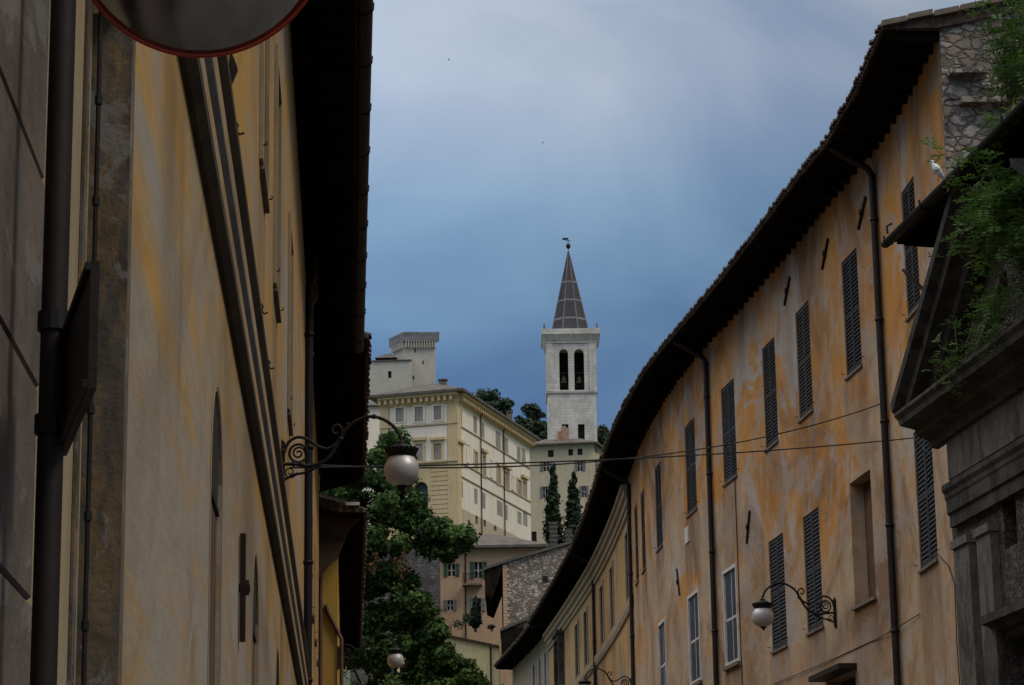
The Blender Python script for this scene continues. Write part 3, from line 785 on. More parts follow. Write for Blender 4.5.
for o in wins:
    m = MB(); fbox(m, PF, o['s0'], o['s1'], -.33, -.28, o['z0'], o['z1']); m.build('window', M['dark'], b)
m = MB(); fbox(m, PF, dn_['s0'], dn_['s1'], -.85, -.78, dn_['z0'], dn_['z1']); dd = m.build('door', M['dark'], b)
m = MB(); sweep(m, PF, [(.002, 5.86), (.10, 5.88), (.16, 5.95), (.28, 5.98), (.28, 6.10), (.002, 6.14)], ps(-6.6), ps(-1.85)); m.build('door_hood', M['weathered'], dd)
for a, c in ((-1.05, -.32), (-2.05, -1.42)):
    m = MB(); fbox(m, PF, ps(a), ps(c), .003, .13, .3, 7.3)
    m.hexa([PF.at(ps(a) - .03, .003, 7.3), PF.at(ps(c) + .03, .003, 7.3), PF.at(ps(c) + .03, .17, 7.3), PF.at(ps(a) - .03, .17, 7.3)],
           [PF.at(ps(a) - .03, .003, 7.42), PF.at(ps(c) + .03, .003, 7.42), PF.at(ps(c) + .03, .17, 7.42), PF.at(ps(a) - .03, .17, 7.42)])
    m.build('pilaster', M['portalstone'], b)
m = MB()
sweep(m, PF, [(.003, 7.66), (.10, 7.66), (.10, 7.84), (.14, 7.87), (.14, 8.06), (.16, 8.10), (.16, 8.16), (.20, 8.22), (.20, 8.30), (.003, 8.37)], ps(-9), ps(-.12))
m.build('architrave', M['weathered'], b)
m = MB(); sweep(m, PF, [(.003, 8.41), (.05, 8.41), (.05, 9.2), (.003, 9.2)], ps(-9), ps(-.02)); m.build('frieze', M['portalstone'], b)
m = MB()
sweep(m, PF, [(.003, 9.0), (.12, 9.02), (.16, 9.14), (.34, 9.20), (.36, 9.26), (.36, 9.30), (.60, 9.36), (.62, 9.44), (.68, 9.50), (.68, 9.55), (.003, 9.62)], ps(-9), ps(.55))
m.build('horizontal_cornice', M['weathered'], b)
# raking cornice: stepped slab climbing from the far tip, cut off square at its upper end
def rake(m, q0, zq0, q1, zq1, prof, s_lo=None):
    A = [PF.at(ps(q0), o_, zq0 + z_) for o_, z_ in prof]; B = [PF.at(ps(q1), o_, zq1 + z_) for o_, z_ in prof]; m.hexa(A, B)
m = MB()
prof = [(.005, -.10), (.30, -.08), (.34, .04), (.56, .08), (.58, .22), (.72, .28), (.74, .40), (.005, .46)]
rake(m, .52, 9.66 - .38, -3.15, 11.72 + .02, prof)
rk = m.build('raking_cornice', M['weathered'], b)
m = MB(); rake(m, -1.3, 9.62, -3.1, 10.72, [(.005, -.05), (.12, -.03), (.12, .10), (.005, .14)])
m.build('tympanum_moulding', M['weathered'], b)
m = MB(); fbox(m, PF, ps(-3.24), ps(-3.0), .0, .80, 12.19, 12.27); fbox(m, PF, ps(-3.20), ps(-3.05), .05, .72, 12.02, 12.19)
m.build('broken_end_slab', M['sill'], rk)
m = MB()                                            # near half of the pediment, past the frame edge
A = [PF.at(ps(-9.0), o_, 9.28 + z_) for o_, z_ in prof]; B = [PF.at(ps(-5.6), o_, 11.3 + z_) for o_, z_ in prof]; m.hexa(A, B)
m.build('raking_cornice', M['weathered'], b)
rp = terrace_roof(b, PF, 12.1, .75, .32, 4.5, 9, s0=0, s1=ps(-.15))
gutter(rp, PF, 12.12, .84, .075, 0., ps(.0), M['metal'])
m = MB(); p = PF.at(ps(-.35), .90, 12.18); m.tube([p, p + Vector((0, 0, .12)), p + Vector((.08, 0, .16))], .02, 5); m.build('gutter_strap', M['metal'], rp)
m = MB()                                            # light timber braces under the eave
for k in range(2):
    q = ps(.12 - .14 * k); m.tube([PF.at(q, .04, 11.25 - .1 * k), PF.at(q, .55, 11.75 - .1 * k)], .025, 5)
m.build('eave_brace', M['sill'], b)

# ================================================================== LEFT ROW
H = R(-3.85)
def lp(s, w): return Vector((math.cos(H) * -w + math.sin(H) * s, -math.sin(H) * -w * 1.0 + math.cos(H) * s))
def lline(s0, s1, w): 
    n = Vector((math.cos(H), -math.sin(H))); t = Vector((math.sin(H), math.cos(H)))
    return Face([n * -w + t * s0, n * -w + t * s1], -1)
LF = lline(8.17, 47.0, .73)
def LH(px, py, off=0.): return LF.hit(px, py, off)
b = empty('left_ochre_building', LF.at(0, 0, gz(8)), 'ochre building on the left with arched niches and dark string courses under a deep eave', 'building')
def niche(sc, w, zt, zb, d=.03): return dict(s0=sc - w / 2, s1=sc + w / 2, z0=zb, z1=zt, d=d, arch=True)
sc1 = (LH(210.5, 500)[0] + LH(222, 500)[0]) / 2
sc2 = (LH(252, 620)[0] + LH(258.5, 620)[0]) / 2
sc3 = (LH(275, 665)[0] + LH(280, 665)[0]) / 2
ar = [niche(sc1, 1.15, 4.66, .3), niche(sc2, 1.25, 4.66, .4), niche(sc3, 1.4, 4.66, .6)]
lw = []
for px in (262, 276, 290):
    s = LH(px, 200)[0]
    if s < LF.len - 1.5: lw.append(dict(s0=s - .6, s1=s + .6, z0=7.9, z1=10.2, d=.2))
m = MB(); facade(m, LF, -.5, 13.0, ar + lw, tess=(.3, .2)); w_ = m.build('wall', M['leftochre'], b)
stain_mesh(w_, m, lw + [dict(s0=a_, s1=a_ + c_, z0=5.34) for a_, c_ in ((1.5, .8), (6, .7), (9.5, 1.2), (14, .6), (19, 1.5), (26, 1))], [(c_, rs.uniform(4, 7), rs.uniform(.5, 1.4)) for c_ in (12, 17, 21, 26, 31)], [], 8.)
m = MB(); shell(m, LF, 9, -.5, 12.8); m.build('rear_wall', M['greyplaster'], b)
for o in ar:
    m = MB(); fbox(m, LF, o['s0'] + .004, o['s1'] - .004, -.12, -.028, o['z0'], o['z1'] - .01)
    n_ = m.build('niche_back', M['brick_fill'], b)
    mm = MB(); fbox(mm, LF, o['s0'] + .01, o['s1'] - .01, -.026, -.012, 4.05, o['z1'] - .58); mm.box(LF.at((o['s0'] + o['s1']) / 2, -.02, o['z1'] - .3), LF.dirs(0)[0] * .40, LF.dirs(0)[1] * .006, Vector((0, 0, .29))); mm.build('niche_grille', M['dark'], n_)
    mm = MB(); r_ = (o['s1'] - o['s0']) / 2; cs = (o['s0'] + o['s1']) / 2; zs = o['z1'] - r_; K = 14
    pts = [(cs - r_ - .02, o['z0'])] + [(cs - (r_ + .02) * math.cos(math.pi * k / K), zs + (r_ + .02) * math.sin(math.pi * k / K)) for k in range(K + 1)] + [(cs + r_ + .02, o['z0'])]
    for p, q in zip(pts[:-1], pts[1:]):
        def ou(p_):
            v_ = Vector((p_[0] - cs, max(0, p_[1] - zs))); v_ = v_.normalized() * .07 if v_.length else Vector((.07, 0))
            return (p_[0] + v_.x, p_[1] + v_.y)
        P_, Q_ = ou(p), ou(q)
        mm.hexa([LF.at(p[0], .002, p[1]), LF.at(q[0], .002, q[1]), LF.at(Q_[0], .002, Q_[1]), LF.at(P_[0], .002, P_[1])],
                [LF.at(p[0], .004, p[1]), LF.at(q[0], .004, q[1]), LF.at(Q_[0], .004, Q_[1]), LF.at(P_[0], .004, P_[1])])
    mm.build('niche_surround', M['cream'], n_)
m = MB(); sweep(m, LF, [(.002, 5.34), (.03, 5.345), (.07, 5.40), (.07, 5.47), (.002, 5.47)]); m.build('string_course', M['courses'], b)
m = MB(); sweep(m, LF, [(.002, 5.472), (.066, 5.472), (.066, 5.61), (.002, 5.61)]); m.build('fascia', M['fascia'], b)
m = MB(); sweep(m, LF, [(.002, 5.612), (.068, 5.612), (.092, 5.66), (.092, 5.70), (.002, 5.71)]); m.build('string_course', M['greyshade'], b)
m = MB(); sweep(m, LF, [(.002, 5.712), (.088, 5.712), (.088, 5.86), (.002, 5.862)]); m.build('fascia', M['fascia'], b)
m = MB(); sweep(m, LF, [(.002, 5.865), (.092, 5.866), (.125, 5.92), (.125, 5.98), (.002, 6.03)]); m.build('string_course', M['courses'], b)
for o in lw: 
    w = shutter_window(b, LF, o, M['shutter'], M['sill'])
    mm = MB(); a, c, p, q = o['s0'], o['s1'], o['z0'], o['z1']
    for r_ in ((a - .18, a - .01, p, q + .15), (c + .01, c + .18, p, q + .15), (a - .01, c + .01, q + .005, q + .15)):
        fbox(mm, LF, r_[0], r_[1], .003, .035, r_[2], r_[3])
    mm.build('frame', M['cream'], w)
for px, py in ((238, 122), (263, 304), (270, 360)):
    s, z = LH(px, py, .1); p = LF.at(s, 0, z)
    t, n = LF.dirs(s); m = MB(); u = Vector((0, 0, 1))
    m.tube([p - n * .02, p + n * .09, p + n * .10 - u * .02, p + n * .09 - u * .05, p + n * .11 - u * .075, p + n * .135 - u * .065], .007, 6)
    m.build('iron_hook', M['rust'], b)
s, z = LH(236, 69, .06); m = MB(); t, n = LF.dirs(s); p = LF.at(s, .02, z)
m.hexa([p + Vector((0, 0, .13)) - t * .04, p - Vector((0, 0, .13)) - t * .04, p + n * .05 - t * .04], [p + Vector((0, 0, .13)) + t * .04, p - Vector((0, 0, .13)) + t * .04, p + n * .05 + t * .04])
m.build('iron_bracket', M['rust'], b)
s, z = LH(239, 578); anchor(b, LF, s, 3.98, .72, -.1, 2.0)
rl = terrace_roof(b, LF, 12.95, .86, .25, 4.5, 9, s0=-.3, s1=LF.len + .2)
gutter(rl, LF, 12.98, .93, .10, -.3, LF.len + .2, M['metal'])
s, z = LH(303.5, 500)
drainpipe(b, LF, s, 12.9, .8, eave_off=.22, r=.07, mat=M['metal'])
drainpipe(b, LF, s + 1.4, 12.9, .8, eave_off=.22, r=.05, mat=M['redpipe'])
# stained pier: the end of the ochre building that faces the camera
m = MB(); fbox(m, LF, -.09, -.004, -.4, -.004, -.3, 4.72); m.build('end_pier', M['stain_stone'], b)
m = MB(); fbox(m, LF, -.30, -.09, -.22, -.012, 4.76, 5.3); m.build('pier_shade_block', M['soffit'], b)  # near-black block added to stand for the shade above the pier

# nearer stone house
NF = lline(-14, 8.04, .865)
b = empty('stone_house', NF.at(NF.len - 3, 0, 0), 'near house at the left frame edge with big grey violet stone blocks and cream plaster', 'building')
m = MB(); facade(m, NF, -.5, 11.0, []); m.build('wall', M['cream'], b)
m = MB(); shell(m, NF, 9, -.5, 10.9); m.build('rear_wall', M['greyplaster'], b)
m = MB(); sweep(m, NF, [(.55, 11), (.55, 11.1), (-4.5, 12), (-9, 11), (-9, 10.9), (0, 10.95)]); m.build('roof', M['tile'], b)
eS = NF.hit(37, 380, .09)[0]
zj = [NF.hit(18, y_, .09)[1] for y_ in (590, 358, 122)]
hj = (zj[2] - zj[0]) / 2
m = MB(); k = 0; z_ = zj[0] - 8 * hj
while z_ < 10.4:
    e = eS + (.0 if k % 2 else -.025)
    c = .007
    for q0, q1 in ((eS - 1.3, e),):
        zz0, zz1 = z_ + .004, z_ + hj - .004
        lo = [NF.at(q0, .002, zz0), NF.at(q1, .002, zz0), NF.at(q1, .002, zz1), NF.at(q0, .002, zz1)]
        mid = [NF.at(q0, .086, zz0), NF.at(q1, .086, zz0), NF.at(q1, .086, zz1), NF.at(q0, .086, zz1)]
        hi = [NF.at(q0 + c, .096, zz0 + c), NF.at(q1 - c, .096, zz0 + c), NF.at(q1 - c, .096, zz1 - c), NF.at(q0 + c, .096, zz1 - c)]
        m.hexa(lo, mid); m.hexa(mid, hi)
    z_ += hj; k += 1
m.build('rusticated_quoins', M['violetstone'], b)
m = MB(); fbox(m, NF, eS - 1.3, eS - .03, .002, .083, -.4, 10.4); m.build('quoin_joint', M['soffit'], b)
s = NF.hit(91, 330, .03)[0]
m = MB(); m.tube([NF.at(s, .035, -.2), NF.at(s, .035, 2.4), NF.at(s, .035, 5), NF.at(s, .035, 10.5)], .008, 8)
for k in range(10): m.tube([NF.at(s, .035, 1.2 + .35 * k), NF.at(s, .035, 1.23 + .35 * k)], .013, 8)
m.build('service_pipe', M['metal'], b)
s = NF.hit(78, 330, .0)[0]
m = MB(); fbox(m, NF, s - .05, s + .05, .002, .012, -.2, 10.5); m.build('plaster_joint', M['stain_stone'], b)

# further left: house flush with the first, then a yellow one standing forward
BF = lline(47.15, 61.5, .73)
b = empty('brown_house', BF.at(0, 0, gz(48)), 'narrow house with a very deep dark eave beyond the left ochre building', 'building')
bw = [dict(s0=3 + 4 * k, s1=4.1 + 4 * k, z0=8.2, z1=10.3, d=.2) for k in range(3)]
m = MB(); facade(m, BF, 0, 13.3, bw); m.build('wall', M['yellow'], b)
m = MB(); shell(m, BF, 9, 0, 13.0); m.build('rear_wall', M['greyplaster'], b)
for o in bw: shutter_window(b, BF, o, M['shutter'], M['sill'])
rb = terrace_roof(b, BF, 13.2, 1.12, .25, 4.5, 9, s0=.1, s1=BF.len)
m = MB(); sweep(m, BF, [(.02, 12.75), (1.08, 13.0), (1.12, 13.19), (.02, 13.19)], BF.len - .12, BF.len); m.build('eave_end_board', M['soffit'], rb)
CF = lline(62.5, 90, .27)
b = empty('golden_house', CF.at(0, 0, gz(62)), 'golden yellow house with boarded gable and curved roof edge beside the tree', 'building')
cw = [dict(s0=3 + 5 * k, s1=4.1 + 5 * k, z0=7.8, z1=9.8, d=.2) for k in range(5)]
m = MB(); facade(m, CF, 0, 12.3, cw); m.build('wall', M['brightyellow'], b)
m = MB(); shell(m, CF, 9, 0, 12.2); m.build('end_wall', M['brightyellow'], b)
for o in cw: shutter_window(b, CF, o, M['shutter'], M['sill'])
rc = terrace_roof(b, CF, 12.25, .70, .28, 4.5, 9, s0=-.9)
m = MB()
g = [(.62, 12.2), (.2, 12.62), (-.8, 12.9), (-1.6, 13.1), (-1.6, 11.6), (-1.0, 10.95), (-.55, 10.55), (-.2, 11.0), (.0, 11.15), (.3, 11.9)]
m.hexa([CF.at(-.55, o_, z_) for o_, z_ in g], [CF.at(-.45, o_, z_) for o_, z_ in g]); m.build('gable_boarding', M['panel'], rc)
m = MB(); fbox(m, CF, -.95, -.6, .2, .55, 12.42, 12.5); m.build('verge_slab', M['whiteframe'], rc)
m = MB(); m.tube([CF.at(-.06, -.42, 11.2), CF.at(-.06, -.42, 2)], .05, 8); m.tube([CF.at(-.06, -.30, 10.05), CF.at(-.06, -.25, 9.9), CF.at(-.06, .10, 9.2), CF.at(-.06, .12, 4)], .05, 8)
m.build('drainpipe', M['redpipe'], b)

# ================================================================== STREET FURNITURE
# pole carrying a street direction plate, and the traffic mirror
pp = at_y(47, 560, 5.5); px_, py_ = pp.x, pp.y
b = empty('sign_post', (px_, py_, 0), 'dark steel post with a direction plate seen edge-on at the left', 'sign')
m = MB()
def post(z): return Vector((px_, py_, z))
m.tube([post(0), post(2), post(4), post(5.2)], .030, 16); m.build('post', M['pipe'], b, True)
hd = Vector((math.sin(R(-14.8)), math.cos(R(-14.8)), 0)); nn = Vector((hd.y, -hd.x, 0))
zp = at_y(62, 388, 5.5).z; h_ = .133
c0 = post(zp) + nn * .036
m = MB(); m.box(c0 - hd * .25, hd * .36, nn * .009, Vector((0, 0, h_)))
for dz in (-h_ + .01, h_ - .01): m.box(c0 - hd * .25 + Vector((0, 0, dz)) - nn * .012, hd * .36, nn * .008, Vector((0, 0, .008)))
m.build('plate', M['metal'], b)
for y_ in (322, 425):
    z = at_y(50, y_, 5.5).z; m = MB(); m.tube([post(z - .022), post(z + .022)], .037, 14); m.box(post(z) + nn * .03, hd * .03, nn * .012, Vector((0, 0, .02))); m.build('clamp', M['metal'], b)
mc = EYE + ray(199, -73).normalized() * 7.0
ax = (EYE - mc).normalized(); Rm = 127 / 2500 * 7.0 * 1.0
b = empty('traffic_mirror', mc, 'round convex traffic mirror with orange rim high above the left facade', 'mirror')
m = MB(); sag = .07
m.lathe([(Rm * .972 * k / 14, .03 + sag * (1 - (k / 14) ** 2)) for k in range(15)], mc, ax, 64); m.build('mirror_face', M['mirror'], b, True)
m = MB(); m.lathe([(Rm * .972, .02), (Rm * .972, .045), (Rm * .985, .05), (Rm, .04), (Rm, -.03), (Rm * .95, -.06), (Rm * .5, -.10), (0, -.11)], mc, ax, 64); m.build('rim', M['rim'], b, True)
m = MB(); q = Vector((px_, py_, mc.z - .02)); m.tube([mc - ax * .10, mc - ax * .25, q + (mc - q) * .2, q], .022, 8)
m.tube([q - Vector((0, 0, .06)), q + Vector((0, 0, .06))], .04, 12); m.build('bracket_arm', M['metal'], b)

def make_lamp():
    """scrolled iron bracket lamp; local x points out of the wall, z up, origin on the wall"""
    root = empty('wall_lamp', (0, 0, 0))
    def P3(u, v): return Vector((u, 0, v))
    m = MB()
    m.box((.012, 0, .0), (.012, 0, 0), (0, .05, 0), (0, 0, .24))
    m.tube([P3(.0, -.27), P3(.03, -.24), P3(.03, .24), P3(0, .27)], .018, 6)
    for v in (-.15, .0, .15): m.lathe([(0, .05), (.022, .045), (.03, .02), (.03, 0)], (0, 0, v), (1, 0, 0), 8)
    m.build('wall_plate', M['metal'], root)
    m = MB()
    def spl(pts, r, step=.03):
        pts = [Vector((p[0], p[1])) for p in pts]; c = catmull(pts, step)
        m.tube([P3(p.x, p.y) for p in c], r, 7)
    spl([(0, .0), (.14, .0), (.32, -.02), (.50, .05), (.62, .22), (.72, .40), (.88, .51), (1.02, .53), (1.16, .48), (1.27, .38), (1.31, .28)], .020)
    spl([(.03, .12), (.08, .24), (.18, .30), (.30, .27), (.40, .20), (.50, .17), (.60, .22), (.655, .30)], .018)
    spl([(.655, .28), (.67, .38), (.63, .435), (.575, .42), (.565, .36), (.60, .335), (.625, .36)], .014, .015)
    spl([(.655, .28), (.69, .36), (.74, .42), (.72, .46)], .009, .015)
    c = [(.19 + .10 * math.cos(a), .12 + .10 * math.sin(a)) for a in [k * math.pi / 8 for k in range(17)]]; spl(c, .015)
    c = [(.19 + (.075 - .0045 * k) * math.cos(.7 * k), .12 + (.075 - .0045 * k) * math.sin(.7 * k)) for k in range(14)]; spl(c, .012, .015)
    c = [(.10 + (.07 - .004 * k) * math.cos(-.7 * k), -.09 + (.07 - .004 * k) * math.sin(-.7 * k)) for k in range(14)]; spl(c, .008, .015)
    spl([(.03, -.18), (.14, -.12), (.28, -.09), (.42, -.02)], .015)
    for u, v in ((.14, 0), (.22, 0), (1.02, .53), (.655, .28)): m.lathe([(0, -.03), (.024, -.02), (.03, 0), (.024, .02), (0, .03)], (u, 0, v), (1, 0, 0), 8)
    m.build('bracket', M['metal'], root)
    m = MB(); n = 16; c = Vector((1.32, 0, .0))
    m.lathe([(0.012, .30), (.02, .26), (.045, .245), (.05, .22), (.09, .205), (.11, .19)], c, (0, 0, 1), 16)
    prof = [(.12, .19), (.20, .165), (.215, .16)]
    m.lathe([(.11, .192), (.165, .17), (.172, .15), (.15, .09), (.14, .075), (.13, .075)], c, (0, 0, 1), 24)
    for k in range(20):
        a = 2 * math.pi * k / 20; d = Vector((math.cos(a), math.sin(a), 0)); e = Vector((-d.y, d.x, 0))
        m.hexa([c + d * .148 + e * .018 + Vector((0, 0, .10)), c + d * .148 - e * .018 + Vector((0, 0, .10)), c + d * .158 + Vector((0, 0, .10))],
               [c + d * .180 + e * .023 + Vector((0, 0, .17)), c + d * .180 - e * .023 + Vector((0, 0, .17)), c + d * .192 + Vector((0, 0, .166))])
    m.build('crown_cap', M['metal'], root)
    m = MB()
    m.lathe([(.13, .08), (.155, .05), (.185, -.01), (.195, -.06), (.188, -.12), (.165, -.175), (.12, -.22), (.06, -.245), (0.0, -.25)], c, (0, 0, 1), 32)
    g_ = m.build('globe', M['globe'], root, True)
    m = MB(); m.lathe([(.06, -.243), (.055, -.26), (.03, -.275), (.02, -.30), (0, -.315)], c, (0, 0, 1), 12); m.build('finial', M['metal'], g_)
    return root
lamp0 = make_lamp()
def put_lamp(F, s, z, label, sc=1.1, first=[True]):
    o = lamp0 if first[0] else copy_tree(lamp0); first[0] = False
    t, n = F.dirs(s); o.location = F.at(s, 0, z)
    o.rotation_euler = (0, 0, math.atan2(n.y, n.x)); o.scale = (sc, sc, sc); tag(o, label, 'street lamp', 'scrolled iron street lamps on the house walls')
    return o
s, z = LH(281, 465); 
put_lamp(LF, s, 6.76, 'iron bracket lamp with big frosted globe on the left wall before the tree', .99)
s, z = FA.hit(836, 613)
put_lamp(FA, s, z, 'iron bracket lamp with white globe beside two closed louvred shutters')
s, z = FB.hit(632, 682); s = FA.hit(631, 678)[0] - .3
put_lamp(FA, s, z - .15, 'lower right iron bracket lamp before the yellow house at the frame bottom')
s, z = CF.hit(337, 658)
put_lamp(CF, .25, at_y(337, 658, 62.6).z, 'farther iron bracket lamp with small globe against the dark tree foliage')

# cables over the street
def cable(name, a, b_, sag, label, r=.011):
    m = MB(); m.tube([a.lerp(b_, k / 30) - Vector((0, 0, sag * 4 * (k / 30) * (1 - k / 30))) for k in range(31)], r, 6)
    tag(m.build(name, M['cable']), label, 'cable')
ca = LF.at(LH(281, 465)[0], .10, 6.72); s, z = FA.hit(914, 438)
cable('cable', ca, FA.at(s, .02, z), .10, 'lower black cable crossing the street from the left lamp to the ochre wall')
s, z = FA.hit(885, 404)
cable('cable', ca + Vector((0, .3, .10)), FA.at(s, .08, z), .42, 'upper black cable rising across the ochre wall to its drainpipe')

# pigeon on the portal gutter
s, z = PH(938, 172, .86); z = 12.22
p = PF.at(s, .86, z)
bm_ = MB(); dr_ = Vector((-.5, .1, .86)).normalized()
bm_.lathe([(0.0, -.15), (.02, -.13), (.032, -.07), (.054, 0), (.056, .05), (.04, .10), (.027, .125), (.032, .15), (.029, .175), (.012, .19), (0, .195)], p + Vector((0, 0, .16)), dr_, 14)
o = empty('pigeon', p, 'white pigeon perched on the gutter in front of the rubble gable', 'bird')
bm_.build('body', M['feather'], o, True)
bm_ = MB(); h_ = p + Vector((0, 0, .16)) + dr_ * .17 + Vector((-.02, 0, 0)); bm_.tube([h_, h_ + Vector((-.05, .0, -.005))], [.008, .003], 6); bm_.build('beak', M['birdgrey'], o)
bm_ = MB()
for e in (-.02, .02): bm_.tube([p + Vector((0, e, .0)), p + Vector((.01, e, .14))], .006, 5)
bm_.build('legs', M['rim'], o)
for e in (-1, 1):
    bm_ = MB(); c_ = p + Vector((.012, e * .045, .15)); bm_.lathe([(0, -.15), (.016, -.10), (.03, 0), (.02, .06), (0, .08)], c_, dr_, 8); bm_.build('wing', M['greywing'], o, True)
def flying(pos, label):
    m = MB(); m0 = pos; m.lathe([(0, -.16), (.04, -.06), (.05, .04), (.03, .12), (0, .17)], pos, (1, .2, .1), 8)
    for sgn in (-1, 1):
        m.face([pos + Vector((.06, 0, .02)), pos + Vector((-.06, 0, .02)), pos + Vector((-.12, sgn * .34, .16)), pos + Vector((.0, sgn * .36, .17))])
    tag(m.build('flying_bird', M['birdgrey']), label, 'bird', 'birds in the sky')
flying(at_y(449, 60, 380), 'tiny dark bird flying in the upper left of the sky')
flying(at_y(543, 143, 380), 'tiny dark bird flying in the sky above the spire')

# ================================================================== BACKGROUND TOWN
def far_window(b, F, px, kind='closed', surround=None, mat=None, d=.18, hood=False):
    x0, x1, y0, y1 = px
    s0, za = F.hit(x0, (y0 + y1) / 2); s1, zb = F.hit(x1, (y0 + y1) / 2)
    zt = F.hit((x0 + x1) / 2, y0)[1]; zz = F.hit((x0 + x1) / 2, y1)[1]
    if s0 > s1: s0, s1 = s1, s0
    return dict(s0=s0, s1=s1, z0=zz, z1=zt, d=d, kind=kind, surround=surround, mat=mat, hood=hood)
def far_fill(b, F, o):
    a, c, p, q = o['s0'], o['s1'], o['z0'], o['z1']
    m = MB(); fbox(m, F, a, c, -o['d'] - .06, -o['d'], p, q); w = m.build('window', M['dark'], b)
    mat = o['mat'] or M['farshut']; mid = (a + c) / 2; fw = (c - a)
    if o['kind'] == 'closed':
        for q0, q1 in ((a + .02, mid - .015), (mid + .015, c - .02)):
            mm = MB(); fbox(mm, F, q0, q1, -.10, -.03, p + .02, q - .02)
            k = int((q - p) / .22)
            for i in range(k):
                z = p + .1 + (q - p - .2) * i / max(1, k - 1); fbox(mm, F, q0 + .06, q1 - .06, -.03, -.012, z - .05, z + .03)
            mm.build('shutter', mat, w)
    elif o['kind'] == 'open':
        for q0, q1 in ((a - fw * .62, a - .03), (c + .03, c + fw * .62)):
            mm = MB(); fbox(mm, F, q0, q1, .015, .07, p - .02, q + .02)
            k = int((q - p) / .22)
            for i in range(k):
                z = p + .1 + (q - p - .2) * i / max(1, k - 1); fbox(mm, F, q0 + .05, q1 - .05, .07, .085, z - .05, z + .03)
            mm.build('shutter', mat, w)
        mm = MB(); fbox(mm, F, mid - .04, mid + .04, -o['d'], -o['d'] + .05, p, q); fbox(mm, F, a, c, -o['d'], -o['d'] + .04, (p + q) / 2 - .03, (p + q) / 2 + .03)
        mm.build('frame', M['whiteframe'], w)
    if o['surround']:
        mm = MB(); t = .22
        for r_ in ((a - t, a, p - .12, q + t), (c, c + t, p - .12, q + t), (a, c, q, q + t), (a, c, p - .12, p)):
            fbox(mm, F, r_[0], r_[1], .005, .09, r_[2], r_[3])
        if o['hood']: fbox(mm, F, a - .4, c + .4, .005, .32, q + t + .12, q + t + .4)
        mm.build('surround', M[o['surround']], w)
    return w
def hip_roof(m, c, u, v, lu, lv, z, h, ov, th=.25):
    """c: corner, u and v: unit directions along the two sides"""
    P = lambda a, b_, zz: Vector((c.x, c.y, 0)) + u * a + v * b_ + Vector((0, 0, zz))
    e = [P(-ov, -ov, z), P(lu + ov, -ov, z), P(lu + ov, lv + ov, z), P(-ov, lv + ov, z)]
    t = [p + Vector((0, 0, th)) for p in e]
    k = min(lu, lv) / 2 + ov
    if lu <= lv: r0, r1 = P(lu / 2, -ov + k, z + th + h), P(lu / 2, lv + ov - k, z + th + h)
    else: r0, r1 = P(-ov + k, lv / 2, z + th + h), P(lu + ov - k, lv / 2, z + th + h)
    m.face(e[::-1])
    for i in range(4): m.face([e[i], e[(i + 1) % 4], t[(i + 1) % 4], t[i]])
    if lu <= lv: m.face([t[0], t[1], r0]); m.face([t[1], t[2], r1, r0]); m.face([t[2], t[3], r1]); m.face([t[3], t[0], r0, r1])
    else: m.face([t[0], t[1], r1, r0]); m.face([t[1], t[2], r1]); m.face([t[2], t[3], r0, r1]); m.face([t[3], t[0], r0])
def chimney(parent, p, w, h, mat, name='chimney', cap=True):
    m = MB(); x, y, z = p
    m.abox(x - w / 2, x + w / 2, y - w / 2, y + w / 2, z - 1.5, z + h * .78)
    if cap:
        for dx in (-.38, .38):
            m.abox(x + dx * w - .08 * w, x + dx * w + .08 * w, y - w / 2, y + w / 2, z + h * .78, z + h * .9)
        m.abox(x - w * .62, x + w * .62, y - w * .62, y + w * .62, z + h * .9, z + h)
    return m.build(name, mat, parent)

# ---- palazzo
YP = 240.; pc = at_y(457.5, 470, YP); ph = R(16.9)
uR = Vector((math.sin(ph), math.cos(ph), 0)); uL = Vector((-math.cos(ph), math.sin(ph), 0))
pl0 = Face([pc.xy, (pc + uL * 8.6).xy], 1)
q_ = None
PR = Face([pc.xy, (pc + uR * 40).xy], -1)
LR = PR.hit(530, 470)[0]; PR = Face([pc.xy, (pc + uR * LR).xy], -1)
LL = pl0.hit(380, 470)[0]; PLF = Face([pc.xy, (pc + uL * LL).xy], 1)
zE = pl0.hit(457, 393)[1]; zS1 = pl0.hit(430, 425)[1]; zS2 = pl0.hit(430, 462.5)[1]
b = empty('palazzo', (pc.x, pc.y, gz(240)), 'large palazzo with yellow and white facades and bracketed cornice left of the bell tower', 'building')
zb = gz(236) - 2
wl = [far_window(b, PLF, r_, 'closed', 'pal_white') for r_ in ((396, 404, 408, 422), (415, 423.2, 407, 421.7), (434, 441.6, 406, 420))]
wl += [far_window(b, PLF, r_, 'closed', 'pal_yellow', None, .18, True) for r_ in ((396.5, 404, 445, 462), (415.5, 423, 444, 461), (434, 441.6, 443.6, 460))]
s0, z_t = PLF.hit(413, 482); s1, _ = PLF.hit(428, 500)
arch = dict(s0=min(s0, s1), s1=max(s0, s1), z0=zb + 1, z1=z_t, d=.5, arch=True)
m = MB(); facade(m, PLF, zb, zE, wl + [arch]); m.build('front_wall', M['pal_yellow'], b)
m = MB(); fbox(m, PLF, arch['s0'], arch['s1'], -.6, -.5, arch['z0'], arch['z1']); m.build('arched_window', M['bluepane'], b)
m = MB()                                            # white panels between the windows
a0, a1 = PLF.hit(447, 412)[0], PLF.hit(390, 412)[0]
